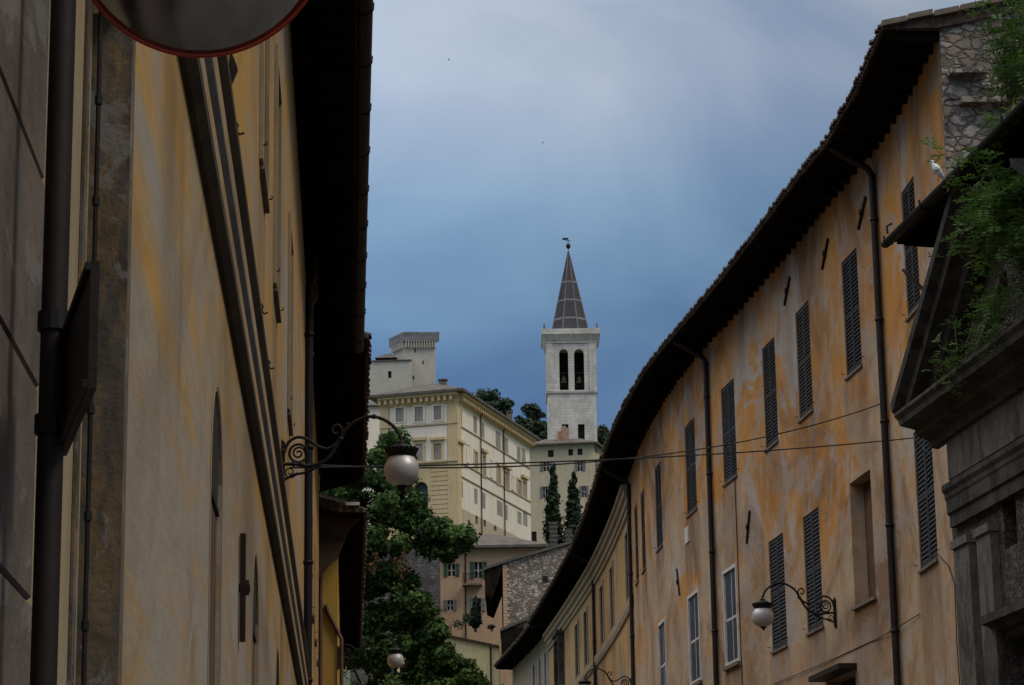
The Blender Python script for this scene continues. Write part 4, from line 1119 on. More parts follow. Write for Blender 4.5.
def panel(F, m, s0, s1, z0, z1, ops, o1=.03):
    cs = sorted([s0, s1] + [x for o in ops for x in (max(s0, o['s0'] - .25), min(s1, o['s1'] + .25)) if s0 < x < s1])
    for p_, q_ in zip(cs[:-1], cs[1:]):
        mid = (p_ + q_) / 2; blk = [o for o in ops if o['s0'] - .25 < mid < o['s1'] + .25]
        segs = [(z0, z1)]
        for o in blk:
            n_ = []
            for (c0_, c1_) in segs:
                if o['z1'] + .25 < c0_ or o['z0'] - .15 > c1_: n_.append((c0_, c1_)); continue
                if o['z0'] - .15 > c0_: n_.append((c0_, o['z0'] - .15))
                if o['z1'] + .25 < c1_: n_.append((o['z1'] + .25, c1_))
            segs = n_
        for (c0_, c1_) in segs: fbox(m, F, p_, q_, .002, o1, c0_, c1_)
panel(PLF, m, a0, a1, zS1 + .15, zE - 1.0, wl[:3]); panel(PLF, m, a0, a1, zS2 + .15, zS1 - .12, wl[3:])
m.build('wall_panel', M['pal_white'], b)
m = MB()
for z_, h_, p_ in ((zS1, .14, .16), (zS2, .18, .2)):
    m = MB(); sweep(m, PLF, [(.004, z_ - h_ / 2), (p_, z_ - h_ / 2 + .04), (p_, z_ + h_ / 2), (.004, z_ + h_ / 2)], -.1, LL); m.build('string_course', M['creamhouse'], b)
z_ = zS2 - .6
while z_ > zb + 3:
    for q0, q1 in ((0.96, arch['s0'] - .3), (arch['s1'] + .3, LL)):
        m = MB(); fbox(m, PLF, q0, q1, .003, .06, z_ - .36, z_); m.build('rusticated_course', M['pal_yellow'], b)
    z_ -= .46
RW = [(458, 462, 409, 424), (473.4, 477, 416, 433), (481, 484.4, 423, 438), (495.6, 500.7, 432, 448), (502, 508, 437, 452), (517, 520.6, 447, 463), (521.6, 525.5, 449, 465),
      (458.5, 462, 447, 463), (474, 477, 452, 469), (482, 485, 456, 476), (496.5, 500, 465, 484), (503.5, 508.5, 472, 488.6), (517, 520.8, 480, 495), (522, 526, 482, 497),
      (459.4, 463, 481.6, 497), (474.2, 477.6, 489, 504), (481.8, 485.5, 493, 508.5), (497, 502.6, 501.5, 516), (504.8, 507.8, 505, 520), (517.3, 521.5, 512, 524), (523, 527.4, 513, 526),
      (468, 470, 520, 526), (475.5, 478, 515.5, 524), (483.7, 486, 519.5, 526.7), (494, 496.5, 526, 531)]
wr = [far_window(b, PR, r_, 'closed' if k < 21 else 'dark', 'pal_yellow' if 6 < k < 14 else None, None, .18, 6 < k < 14 and k % 2 == 1) for k, r_ in enumerate(RW)]
m = MB(); zB = PR.hit(457.5, 506)[1]
wlow = []; facade(m, PR, zB, zE, wr[:21]); 
m.build('side_wall', M['pal_white'], b)
m = MB(); facade(m, PR, zb, zB, wr[21:]); m.build('side_base', M['creamhouse'], b)
for o in wl: far_fill(b, PLF, o)
for o in wr: far_fill(b, PR, o)
m = MB()                                            # blank window frames
for r_ in ((466, 470, 443, 463), (490, 493, 459, 478), (511.5, 514, 475, 490)):
    o = far_window(b, PR, r_)
    for e in ((o['s0'], o['s0'] + .2, o['z0'], o['z1']), (o['s1'] - .2, o['s1'], o['z0'], o['z1']), (o['s0'] + .2, o['s1'] - .2, o['z1'] - .2, o['z1']), (o['s0'] + .2, o['s1'] - .2, o['z0'], o['z0'] + .2)): fbox(m, PR, e[0], e[1], .002, .07, e[2], e[3])
m.build('blind_window_frame', M['pal_white'], b)
m = MB()
for px, py in ((456.5, 424.5), (457, 461), (457.5, 475)):
    z_ = PR.hit(px + 1, py)[1]; m = MB(); sweep(m, PR, [(.004, z_ - .05), (.12, z_ - .03), (.12, z_ + .06), (.004, z_ + .07)], 1.02, LR); m.build('string_course', M['creamhouse'], b)
for F, q0, q1, y0 in ((PLF, .0, .95, zb), (PR, -.08, 1.0, zb), (PLF, LL - .9, LL, zS2)):
    m = MB(); fbox(m, F, q0, q1, .005, .08, y0, zE - .9); m.build('corner_pilaster', M['pal_yellow'], b)
m = MB()
for F, l in ((PLF, LL), (PR, LR)):
    m = MB()
    sweep(m, F, [(.004, zE - .95), (.12, zE - .9), (.12, zE - .5), (.3, zE - .45), (.3, zE - .3), (.75, zE - .22), (.8, zE - .02), (.004, zE - .02)], -.25 if F is PLF else .02, l)
    q = .3
    while q < l - .2:
        fbox(m, F, q, q + .3, .11, .62, zE - .72, zE - .24); q += .62
    m.build('bracketed_cornice', M['pal_yellow'], b)
m = MB(); cc = Vector((pc.x, pc.y, 0)); hip_roof(m, cc, uL, uR, LL, LR, zE, 1.9, 1.0); rf = m.build('roof', M['tile2'], b)
m = MB(); fl = Face([(cc + uL * LL).xy, (cc + uL * LL + uR * LR).xy], 1)
facade(m, fl, zb, zE - .02, []); fk = Face([(cc + uR * LR).xy, (cc + uL * LL + uR * LR).xy], -1); facade(m, fk, zb, zE - .02, []); m.build('rear_wall', M['pal_white'], b)
for px in (479.7, 502.6):
    s, z = PR.hit(px, 430); m = MB(); m.tube([PR.at(s - .6, .75, zE - .05), PR.at(s, .12, zE - .9), PR.at(s, .12, zb)], .07, 6); m.build('drainpipe', M['pipe'], b)
cp = at_y(443, 386, 244); chimney(rf, (cp.x, cp.y, cp.z - .3), .75, .95, M['sill'])
cp = at_y(509.5, 421, 262); chimney(rf, (cp.x, cp.y, cp.z), .6, 1.0, M['sill'])

# ---- small grey house left of the palazzo
b = empty('grey_annex', (-16, 252, gz(250)), 'small grey house with tiled roof squeezed left of the palazzo', 'building')
x0 = at_y(360, 420, 252).x; x1 = at_y(385, 420, 252).x; zt = at_y(372, 407, 252).z
af = Face([(x1, 252), (x0 - 6, 252)], 1)
m = MB(); facade(m, af, gz(250) - 1, zt, [dict(s0=4, s1=5, z0=zt - 4, z1=zt - 2.4, d=.2)]); shell(m, af, 6, gz(250) - 1, zt); m.build('wall', M['pal_white'], b)
m = MB(); fbox(m, af, 4, 5, -.25, -.2, zt - 4, zt - 2.4); m.build('window', M['dark'], b)
m = MB(); sweep(m, af, [(.4, zt), (.4, zt + .15), (-3.5, zt + 1.3), (-6, zt + .6), (-6, zt)]); m.build('roof', M['tile2'], b)

# ---- cream house below the tower
YC = 330.; cr = at_y(594, 480, YC); ch_ = R(17)
vL = Vector((-math.cos(ch_ * .35), math.sin(ch_ * .35), 0)); vR = Vector((math.sin(ch_), math.cos(ch_), 0))
CFr = Face([cr.xy, (cr + vL * 30).xy], 1); lc = CFr.hit(516, 480)[0]; CFr = Face([cr.xy, (cr + vL * lc).xy], 1)
CRt = Face([cr.xy, (cr + vR * 30).xy], -1); lr = CRt.hit(603, 480)[0]; CRt = Face([cr.xy, (cr + vR * lr).xy], -1)
zc = CFr.hit(594, 444)[1]; zcb = gz(325) - 3
b = empty('cream_house', (cr.x, cr.y, gz(330)), 'plain cream house with slate shutters at the foot of the bell tower', 'building')
cwn = [far_window(b, CFr, r_, 'dark') for r_ in ((548, 553.7, 450, 457), (568.3, 573, 449, 455.5), (577.5, 582.5, 448.5, 455), (531.5, 536.6, 531.5, 543))]
cwo = [far_window(b, CFr, r_, 'open', None, M['farshutb']) for r_ in ((543.5, 549, 461.5, 471), (577.6, 582.4, 460.5, 471), (543, 547.5, 486.5, 498), (582, 586, 486, 497))]
crw = [far_window(b, CRt, r_, 'closed', None, M['farshutb']) for r_ in ((595, 598.5, 462, 474), (594.8, 597, 447, 453))]
m = MB(); facade(m, CFr, zcb, zc, cwn + cwo); m.build('front_wall', M['creamhouse'], b)
m = MB(); facade(m, CRt, zcb, zc, crw); m.build('side_wall', M['creamhouse'], b)
for o in cwn + cwo: far_fill(b, CFr, o)
for o in crw: far_fill(b, CRt, o)
m = MB(); hip_roof(m, Vector((cr.x, cr.y, 0)), vL, vR, lc, lr, zc, 1.1, .7, .2); rf = m.build('roof', M['tile2'], b)
f1 = Face([(cr + vL * lc).xy, (cr + vL * lc + vR * lr).xy], 1); f2 = Face([(cr + vR * lr).xy, (cr + vL * lc + vR * lr).xy], -1)
m = MB(); facade(m, f1, zcb, zc - .02, []); facade(m, f2, zcb, zc - .02, []); m.build('rear_wall', M['creamhouse'], b)
m = MB(); p0 = at_y(557.6, 428, 331.5); p1 = at_y(569, 440, 331.5)
m.abox(p0.x + .45, p1.x, 331.2, 332.2, p1.z - 1, p0.z); m.abox(p0.x - .05, p0.x + .45, 331.3, 332.1, p1.z - 1, p0.z - .5); m.abox(p0.x + .7, p0.x + 1.1, 331.4, 332, p0.z, p0.z + .25)
m.build('chimney', M['terracotta'], rf)

# ---- bell tower
YT = 352.; a0 = at_y(547.2, 380, YT); a1 = at_y(596, 380, YT); wT = a1.x - a0.x
b = empty('bell_tower', ((a0.x + a1.x) / 2, YT + wT / 2, gz(352)), 'tall pale stone bell tower with twin arches and pointed tiled spire', 'tower')
tl = 0.0
TF = [Face([(a1.x, YT), (a0.x, YT)], 1), Face([(a0.x, YT), (a0.x, YT + wT)], 1), Face([(a1.x, YT), (a1.x, YT + wT)], -1), Face([(a0.x, YT + wT), (a1.x, YT + wT)], 1)]
zT = TF[0].hit(572, 343)[1]; zM = TF[0].hit(572, 392)[1]; zt0 = gz(350) - 3
def tw(x0, x1, y0, y1, d, arch=False):
    o = far_window(None, TF[0], (x0, x1, y0, y1), d=d); o['arch'] = arch; return o
ops = [tw(559.4, 568.4, 349, 390, .7, True), tw(574.3, 584.2, 349, 390, .7, True), tw(562, 568.6, 424, 440, .6), tw(578, 584.7, 424, 440, .6)]
m = MB()
facade(m, TF[0], zt0, zT, ops)
facade(m, TF[1], zt0, zT, ops[:2]); facade(m, TF[2], zt0, zT, ops[:2]); facade(m, TF[3], zt0, zT, [])
m.build('shaft', M['pale_stone'], b)
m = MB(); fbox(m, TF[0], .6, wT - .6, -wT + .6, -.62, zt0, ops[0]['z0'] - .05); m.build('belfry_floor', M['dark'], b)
m = MB()
for F in TF:
    sweep(m, F, [(.003, zM - .25), (.18, zM - .15), (.22, zM + .1), (.003, zM + .15)], -.2 if F is TF[0] else .01, F.len + (.2 if F is TF[0] else 0))
m.build('string_course', M['pale_stone'], b)
m = MB()
for F in TF:
    e0, e1 = (-.12, F.len + .12) if F in (TF[0], TF[3]) else (.005, F.len)
    for q0, q1 in ((e0, .9), (F.len - .9, e1)):
        m = MB(); fbox(m, F, q0, q1, .004, .12, zM + .16, zT - .02); m.build('corner_pilaster', M['pale_stone'], b)
m = MB(); cx, cy = (a0.x + a1.x) / 2, YT + wT / 2; zA = TF[0].hit(572, 333)[1]; zA1 = TF[0].hit(572, 329.5)[1]
def slab(m, hw, z0, z1, hw1=None):
    hw1 = hw1 or hw
    m.hexa([(cx - hw, cy - hw, z0), (cx + hw, cy - hw, z0), (cx + hw, cy + hw, z0), (cx - hw, cy + hw, z0)], [(cx - hw1, cy - hw1, z1), (cx + hw1, cy - hw1, z1), (cx + hw1, cy + hw1, z1), (cx - hw1, cy + hw1, z1)])
h0 = wT / 2
slab(m, h0 + .15, zT - .0, zT + .35); slab(m, h0 + .2, zT + .352, zA - .3, h0 + .65); slab(m, h0 + .72, zA - .298, zA1)
m.build('top_cornice', M['pale_stone'], b)
zS = zA1; zApex = at_y(567.5, 249, YT + wT / 2).z; rS = (at_y(589.5, 328, YT).x - at_y(552.5, 328, YT).x) / 2 / .924 * 1.02
m = MB(); n8 = 8; ring = [Vector((cx + rS * math.cos(math.pi / 8 + math.pi / 4 * k), cy + rS * math.sin(math.pi / 8 + math.pi / 4 * k), zS + .01)) for k in range(8)]
ap = Vector((cx, cy, zApex)); tp = [p.lerp(ap, .985) for p in ring]
for k in range(8): m.face([ring[k], ring[(k + 1) % 8], tp[(k + 1) % 8], tp[k]])
sp = m.build('spire', M['spire'], b)
m = MB()
for p in ring: m.tube([p, p.lerp(ap, .5), p.lerp(ap, .98)], [.10, .08, .05], 6)
m.build('spire_rib', M['spirerib'], sp)
m = MB()
for f in (.16, .38, .60):
    for k in range(8):
        p, q = ring[k].lerp(ap, f), ring[(k + 1) % 8].lerp(ap, f); d = (p + q) / 2 - Vector((cx, cy, p.z)); d.normalize()
        m.box((p + q) / 2 + d * .0, (q - p) * .48, d * .03, (ap - (ring[k] + ring[(k + 1) % 8]) / 2).normalized() * .16)
m.build('spire_band', M['spirerib'], sp)
m = MB(); m.lathe([(0, -.1), (.12, 0), (.36, .35), (.36, .5), (.15, .85), (.0, .9)], ap, (0, 0, 1), 12); m.tube([ap, ap + Vector((0, 0, 1.7))], .05, 6)
m.tube([ap + Vector((-.45, 0, 1.25)), ap + Vector((.45, 0, 1.25))], .05, 6); m.box(ap + Vector((-.45, 0, 1.55)), (.4, 0, 0), (0, .02, 0), (0, 0, .16)); m.build('weathervane', M['metal'], sp)
for sx in (-1, 1):
    for sy in (-1, 1):
        m = MB(); p = Vector((cx + sx * (h0 + .3), cy + sy * (h0 + .3), zS)); m.lathe([(.16, 0), (.12, .3), (.17, .4), (.07, .7), (.10, .8), (0, 1.0)], p, (0, 0, 1), 10); m.build('finial', M['sill'], b)
for o in ops[:2]:
    c = TF[0].at((o['s0'] + o['s1']) / 2, -1.0, o['z0'] + 1.2)
    m = MB(); m.lathe([(.50, 0), (.46, .12), (.36, .5), (.30, .85), (.2, 1.0), (0, 1.05)], c, (0, 0, 1), 16); m.tube([c + Vector((0, 0, 1.0)), c + Vector((0, 0, 1.5))], .05, 6); m.build('bell', M['bronze'], b, True)
    m = MB(); fbox(m, TF[0], o['s0'] - .3, o['s1'] + .3, -1.1, -.9, o['z0'] + 2.65, o['z0'] + 2.85); m.build('bell_frame', M['metal'], b); m = MB(); fbox(m, TF[0], o['s0'] - .3, o['s1'] + .3, -1.1, -.9, o['z0'] + .75, o['z0'] + .87); m.build('bell_frame', M['metal'], b)
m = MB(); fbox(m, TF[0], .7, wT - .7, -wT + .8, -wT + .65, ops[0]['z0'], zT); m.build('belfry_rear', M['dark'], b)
for o in ops[2:]:
    m = MB(); fbox(m, TF[0], o['s0'], o['s1'], -.66, -.61, o['z0'], o['z1']); m.build('window', M['dark'], b)

# ---- fortress on the hill
YF = 480.
b = empty('fortress', (at_y(420, 380, YF).x, YF + 5, gz(480)), 'pale stone hilltop fortress with square crenel-topped tower', 'castle')
f0 = at_y(405, 360, YF); f1 = at_y(435.5, 360, YF); th_ = R(14)
fu = Vector((math.cos(R(4)), math.sin(R(4)), 0)); fv = Vector((-math.sin(R(30)), math.cos(R(30)), 0))
wF = (f1.x - f0.x); zf0 = gz(470) - 3; zf1 = at_y(405, 345, YF).z; zf2 = at_y(405, 332.5, YF).z
def para(m, c, w, d, z0, z1, g=0., g1=None):
    g1 = g if g1 is None else g1
    def cor(gg, z): 
        a = c - fu * gg - fv * gg; return [Vector((p.x, p.y, z)) for p in (a, a + fu * (w + 2 * gg), a + fu * (w + 2 * gg) + fv * (d + 2 * gg), a + fv * (d + 2 * gg))]
    m.hexa(cor(g, z0), cor(g1, z1))
m = MB(); para(m, f0, wF, 5.2, zf0, zf1 + .4); m.build('tower', M['castle'], b)
m = MB(); zg = zf1 + 1.0
for F, l in ((Face([f0.xy, (f0 + fu * wF).xy], -1), wF), (Face([f0.xy, (f0 + fv * 5.2).xy], 1), 5.2)):
    q = .1
    while q < l - .05: fbox(m, F, q, q + .22, .0, .5, zf1 - .6, zg - .3); q += .52
m.build('corbel_row', M['castle'], b)
m = MB(); para(m, f0, wF, 5.2, zg - .3, zf2 - .5, .52); para(m, f0, wF, 5.2, zf2 - .5, zf2, .55)
m.build('crown', M['crown'], b)
for x_, y_ in ((415, 350.5), (423, 362.5), (413.5, 377.7)):
    FF = Face([f0.xy, (f0 + fu * wF).xy], -1); s, z = FF.hit(x_, y_); m = MB(); fbox(m, FF, s - .14, s + .14, -.1, .01, z - .4, z + .4); m.build('slit_window', M['dark'], b)
w0 = at_y(350, 380, YF - 2); w1 = at_y(411, 380, YF - 2); zw = at_y(385, 361, YF - 2).z
WF = Face([(w1.x, YF - 2), (w0.x - 12, YF - 1)], 1)
o = far_window(None, WF, (388, 391.5, 371, 378), d=.3)
m = MB(); facade(m, WF, zf0, zw, [o]); shell(m, WF, 7, zf0, zw); m.build('wing_wall', M['castle'], b)
m = MB(); fbox(m, WF, o['s0'], o['s1'], -.35, -.3, o['z0'], o['z1']); m.build('window', M['dark'], b)
m = MB(); sweep(m, WF, [(.25, zw), (.25, zw + .2), (-3.5, zw + 1.1), (-7, zw + .2), (-7, zw)]); m.build('roof', M['tile2'], b)
k0 = at_y(375, 358, YF); k1 = at_y(397, 358, YF); zk = at_y(386, 357.5, YF).z
m = MB(); m.hexa([(k0.x, YF, zk), (k1.x, YF, zk), (k1.x, YF + 4, zk), (k0.x, YF + 4, zk)], [(k0.x + 2.0, YF + 1.5, zk + 1.1), (k1.x - 1.2, YF + 1.5, zk + 1.1), (k1.x - 1.2, YF + 2.5, zk + 1.1), (k0.x + 2.0, YF + 2.5, zk + 1.1)])
m.build('upper_roof', M['tile2'], b)

# ---- orange house
YO = 158.; p0 = at_y(440.5, 600, YO); p1 = at_y(541, 600, YO); zo = at_y(470, 549, YO).z
OF = Face([(p1.x, YO), (p0.x, YO)], 1)
b = empty('orange_house', (p0.x, YO, gz(150)), 'orange plastered house with green shutters and a small balcony', 'building')
ow = [far_window(b, OF, (448, 455, 564, 576), 'open', None, M['greenshut']), far_window(b, OF, (474.5, 482, 562, 578), 'open', None, M['greenshut']), far_window(b, OF, (447.5, 453, 600, 610), 'open', None, M['farshutb']), far_window(b, OF, (474, 481, 598, 611), 'open', None, M['farshutb'])]
m = MB(); facade(m, OF, gz(145) - 2, zo, ow); shell(m, OF, 9, gz(145) - 2, zo); m.build('wall', M['orange'], b)
for o in ow: far_fill(b, OF, o)
m = MB(); hip_roof(m, Vector((p0.x, YO, 0)), Vector((1, 0, 0)), Vector((0, 1, 0)), p1.x - p0.x, 9, zo, 1.35, .55, .16); m.build('roof', M['tile2'], b)
m = MB(); s, z = OF.hit(472.5, 584.5); fbox(m, OF, s - .62, s + .62, .0, .55, z - .1, z)
bl = m.build('balcony', M['sill'], b)
m = MB()
for k in range(12): 
    q = s - .6 + 1.2 * k / 11; m.tube([OF.at(q, .52, z), OF.at(q, .52, z + .62)], .014, 4)
m.tube([OF.at(s - .6, .52, z + .62), OF.at(s + .6, .52, z + .62)], .022, 5)
for q in (s - .6, s + .6): m.tube([OF.at(q, .03, z + .62), OF.at(q, .52, z + .62)], .022, 5)
m.build('railing', M['metal'], bl)
s, z = OF.hit(465.5, 590); m = MB(); m.tube([OF.at(s, .05, zo - .1), OF.at(s, .05, gz(146))], .05, 6); m.build('drainpipe', M['pipe'], b)

# ---- terrace wall left of the orange house
b0 = at_y(415, 600, 154); b1 = at_y(440, 600, 154); zt = at_y(428, 541, 154).z
m = MB(); m.abox(b0.x - 4, b1.x, 154, 155.2, gz(148) - 2, zt); tag(m.build('terrace_wall', M['greystone']), 'dark grey stone retaining wall between the tree and the orange house', 'wall')

# ---- pale yellow cottage below
YK = 147.; p0 = at_y(448, 650, YK); p1 = at_y(499, 650, YK); zk0 = at_y(450, 631, YK).z; zk1 = at_y(497, 647, YK).z
KF = Face([(p1.x, YK), (p0.x - 3, YK)], 1)
b = empty('yellow_cottage', (p0.x, YK, gz(147)), 'pale yellow cottage wall topped by a row of dark tiles', 'building')
m = MB(); lk = KF.len
A = [KF.at(0, 0, gz(136) - 2), KF.at(lk, 0, gz(136) - 2), KF.at(lk, 0, zk0 + .35), KF.at(0, 0, zk1)]; B = [KF.at(0, -4, gz(136) - 2), KF.at(lk, -4, gz(136) - 2), KF.at(lk, -4, zk0 + .35), KF.at(0, -4, zk1)]
m.hexa(A, B); m.build('wall', M['paleyellow'], b)
m = MB()
for k in range(17):
    f0_, f1_ = k / 17, (k + .93) / 17; za, zb_ = zk1 + (zk0 + .35 - zk1) * f0_, zk1 + (zk0 + .35 - zk1) * f1_
    m.hexa([KF.at(lk * f0_, .22, za - .08), KF.at(lk * f1_, .22, zb_ - .08), KF.at(lk * f1_, -4, zb_ + .02), KF.at(lk * f0_, -4, za + .02)], [KF.at(lk * f0_, .22, za + .08), KF.at(lk * f1_, .22, zb_ + .08), KF.at(lk * f1_, -4, zb_ + .35), KF.at(lk * f0_, -4, za + .35)])
m.build('tile_coping', M['tile'], b)
m = MB(); s = KF.hit(490.5, 650)[0]; m.tube([KF.at(s, .06, zk1), KF.at(s, .06, zk1 - 8)], .05, 6); m.build('drainpipe', M['pipe'], b)

# ---- stone gable house
YG = 141.; g0 = at_y(503.8, 620, YG); zg0 = at_y(503.8, 564, YG).z; zg1 = at_y(573, 543.5, YG).z; x1 = at_y(573, 560, YG).x
sl_ = (zg1 - zg0) / (x1 - g0.x)
b = empty('rubble_gable_house', (g0.x, YG, gz(141)), 'house with rubble stone gable and dark overhanging eave behind the grey house', 'building')
m = MB(); zz = gz(130) - 2; xe = g0.x + 8
m.hexa([(g0.x, YG, zz), (xe, YG, zz), (xe, YG, zg0 + sl_ * 8), (g0.x, YG, zg0)], [(g0.x, YG + .5, zz), (xe, YG + .5, zz), (xe, YG + .5, zg0 + sl_ * 8), (g0.x, YG + .5, zg0)])
gm = m.build('gable_wall', M['rubble'], b)
m = MB()                                            # brick quoins at the corner
z = zz + 1; k = 0
while z < zg0 - .2:
    m.abox(g0.x - .02, g0.x + (.34 if k % 2 else .22), YG - .03, YG - .004, z, z + .17); z += .185; k += 1
m.build('brick_quoins', M['orange'], gm)
m = MB(); m.face([(g0.x - .03, YG + .02, zz), (g0.x - .03, YG + 9, zz), (g0.x - .03, YG + 9, zg0 - .05), (g0.x - .03, YG + .02, zg0 - .05)]); m.face([(g0.x - .03, YG + 9, zz), (xe, YG + 9, zz), (xe, YG + 9, zg0), (g0.x - .03, YG + 9, zg0)]); m.face([(xe, YG + .6, zz), (xe, YG + 9, zz), (xe, YG + 9, zg0 + sl_ * 8), (xe, YG + .6, zg0 + sl_ * 8)])
m.build('front_wall', M['orange'], b)
m = MB(); xo = at_y(484, 590, YG).x; zo_ = at_y(490, 566, YG).z
m.hexa([(xo, YG - .15, zo_ - .25), (g0.x, YG - .15, zg0 + .02), (g0.x, YG + 9.3, zg0 + .02), (xo, YG + 9.3, zo_ - .25)], [(xo, YG - .15, zo_ - .1), (g0.x, YG - .15, zg0 + .17), (g0.x, YG + 9.3, zg0 + .17), (xo, YG + 9.3, zo_ - .1)])
m.hexa([(g0.x + .002, YG - .15, zg0 + .02), (xe, YG - .15, zg0 + sl_ * 8 + .02), (xe, YG + 9.3, zg0 + sl_ * 8 + .02), (g0.x + .002, YG + 9.3, zg0 + .02)], [(g0.x + .002, YG - .15, zg0 + .17), (xe, YG - .15, zg0 + sl_ * 8 + .17), (xe, YG + 9.3, zg0 + sl_ * 8 + .17), (g0.x + .002, YG + 9.3, zg0 + .17)])
rf = m.build('roof', M['tile2'], b)
m = MB(); zl = at_y(490, 598, YG).z
m.hexa([(xo + .05, YG - .05, zl + .2), (xo + .45, YG - .05, zl), (g0.x - .1, YG - .05, zg0 - .5), (g0.x - .04, YG - .05, zg0), (xo + .05, YG - .05, zo_ - .24)], [(xo + .05, YG + 9, zl + .2), (xo + .45, YG + 9, zl), (g0.x - .1, YG + 9, zg0 - .5), (g0.x - .04, YG + 9, zg0), (xo + .05, YG + 9, zo_ - .24)])
m.build('eave_boards', M['soffit'], rf)
for y_ in (YG + 2, YG + 5.5):
    m = MB(); m.abox(g0.x - .10, g0.x - .032, y_, y_ + 1, zg0 - 3.4, zg0 - 1.4); m.build('shutter', M['shutter'], b)
m = MB(); p = at_y(545.5, 579, YG); m.abox(p.x - .15, p.x + .15, YG - .03, YG + .02, p.z - .17, p.z + .17); m.build('blocked_hole', M['dark'], gm)

# ---- low-roofed house between the grey house and the stone gable
YD = 134.; d0 = at_y(503, 640, YD); zd0 = at_y(502.5, 626, YD).z; d1 = at_y(540, 612, YD); sd_ = (d1.z - zd0) / (d1.x - d0.x)
b = empty('low_roof_house', (d0.x, YD, gz(134)), 'low house with white gable patch tucked under the stone gable', 'building')
xe = d0.x + 5.5; xw = at_y(507, 640, YD).x
m = MB(); m.hexa([(xw, YD + .6, gz(118)), (xe, YD + .6, gz(118)), (xe, YD + .6, zd0 + sd_ * (xe - d0.x) - .05), (xw, YD + .6, zd0 - .0)], [(xw, YD + 3.8, gz(118)), (xe, YD + 3.8, gz(118)), (xe, YD + 3.8, zd0 + sd_ * (xe - d0.x) - .05), (xw, YD + 3.8, zd0)]); m.build('wall', M['orange'], b)
wp0 = at_y(524, 640, YD).x; m = MB(); m.hexa([(wp0, YD + .55, zd0 - 1.2), (wp0 + .6, YD + .55, zd0 - 1.2), (wp0 + .6, YD + .55, zd0 + .3), (wp0, YD + .55, zd0 + .2)], [(wp0, YD + .597, zd0 - 1.2), (wp0 + .6, YD + .597, zd0 - 1.2), (wp0 + .6, YD + .597, zd0 + .3), (wp0, YD + .597, zd0 + .2)]); m.build('white_patch', M['whiteframe'], b)
m = MB(); m.hexa([(d0.x - .15, YD, zd0 - .28), (d0.x + .5, YD, zd0 + .02), (xe, YD, zd0 + sd_ * (xe - d0.x)), (xe, YD + 4, zd0 + sd_ * (xe - d0.x)), (d0.x + .5, YD + 4, zd0 + .02), (d0.x - .15, YD + 4, zd0 - .28)], [(d0.x - .15, YD, zd0 - .12), (d0.x + .5, YD, zd0 + .14), (xe, YD, zd0 + sd_ * (xe - d0.x) + .12), (xe, YD + 4, zd0 + sd_ * (xe - d0.x) + .12), (d0.x + .5, YD + 4, zd0 + .14), (d0.x - .15, YD + 4, zd0 - .12)])
rf = m.build('roof', M['tile2'], b)
m = MB(); m.hexa([(d0.x - .1, YD + .1, zd0 - .3), (xw + .02, YD + .1, zd0 - .05), (xw + .9, YD + .1, zd0 - .1), (xw + .1, YD + .1, zd0 - 1.7), (d0.x - .1, YD + .1, zd0 - 1.9)], [(d0.x - .1, YD + 3.9, zd0 - .3), (xw + .02, YD + 3.9, zd0 - .05), (xw + .9, YD + 3.9, zd0 - .1), (xw + .1, YD + 3.9, zd0 - 1.7), (d0.x - .1, YD + 3.9, zd0 - 1.9)]); m.build('eave_boards', M['soffit'], rf)

# ---- striped stone pillars before the cypresses
for (x0, x1, y0, y1), lb in (((549, 558, 522, 548), 'taller striped stone pillar before the left cypress'), ((565, 573, 528, 548), 'shorter striped stone pillar before the right cypress')):
    p0 = at_y(x0, y0, 240); p1 = at_y(x1, y1, 240); m = MB(); z = gz(240); k = 0
    while z < p0.z:
        e = .0 if k % 2 else .05; m.abox(p0.x + e, p1.x - e, 240 + e, 240.9 - e, z, min(p0.z, z + .21)); z += .212; k += 1
    tag(m.build('stone_pillar', M['greystone']), lb, 'pillar', 'striped stone pillars')

# ================================================================== TREES AND PLANTS
def leaves(m, c, rad, n, size, rng, flat=1.0, fold=.25):
    for _ in range(n):
        while True:
            d = Vector((rng.uniform(-1, 1), rng.uniform(-1, 1), rng.uniform(-1, 1)))
            if d.length < 1: break
        d = d * (d.length ** -.35 if d.length > .05 else 1) * (.78 + .75 * mnoise.noise(d * 1.7 + c * 3.1))
        if rng.random() < .09: d = d * rng.uniform(1.1, 1.45)
        p = c + Vector((d.x * rad[0], d.y * rad[1], d.z * rad[2]))
        nrm = (d + Vector((rng.uniform(-.8, .8), rng.uniform(-.8, .8), rng.uniform(-.3, 1.1)))).normalized()
        u = nrm.orthogonal().normalized(); u.rotate(Matrix.Rotation(rng.uniform(0, 6.28), 3, nrm)); v = nrm.cross(u)
        s = size * rng.uniform(.6, 1.3); w = s * .42
        i = len(m.v); m.v += [p - u * s * .5, p + v * w + nrm * fold * w, p + u * s * .55, p - v * w + nrm * fold * w]
        m.f.append((i, i + 1, i + 2)); m.f.append((i, i + 2, i + 3))
def trunk_limbs(root, base, top, r, tips, mat, rng):
    m = MB(); mid = base.lerp(top, .5) + Vector((rng.uniform(-.2, .2), rng.uniform(-.2, .2), 0))
    m.tube([base, base.lerp(mid, .1) , mid, top], [r * 1.35, r, r * .8, r * .45], 9)
    for t in tips:
        a = base.lerp(top, rng.uniform(.45, .95)); k = a.lerp(t, .5) + Vector((0, 0, .12 * (t - a).length))
        m.tube([a, k, t], [r * .42, r * .25, r * .08], 6)
    return m.build('trunk', mat, root, True)
rng = random.Random(11)
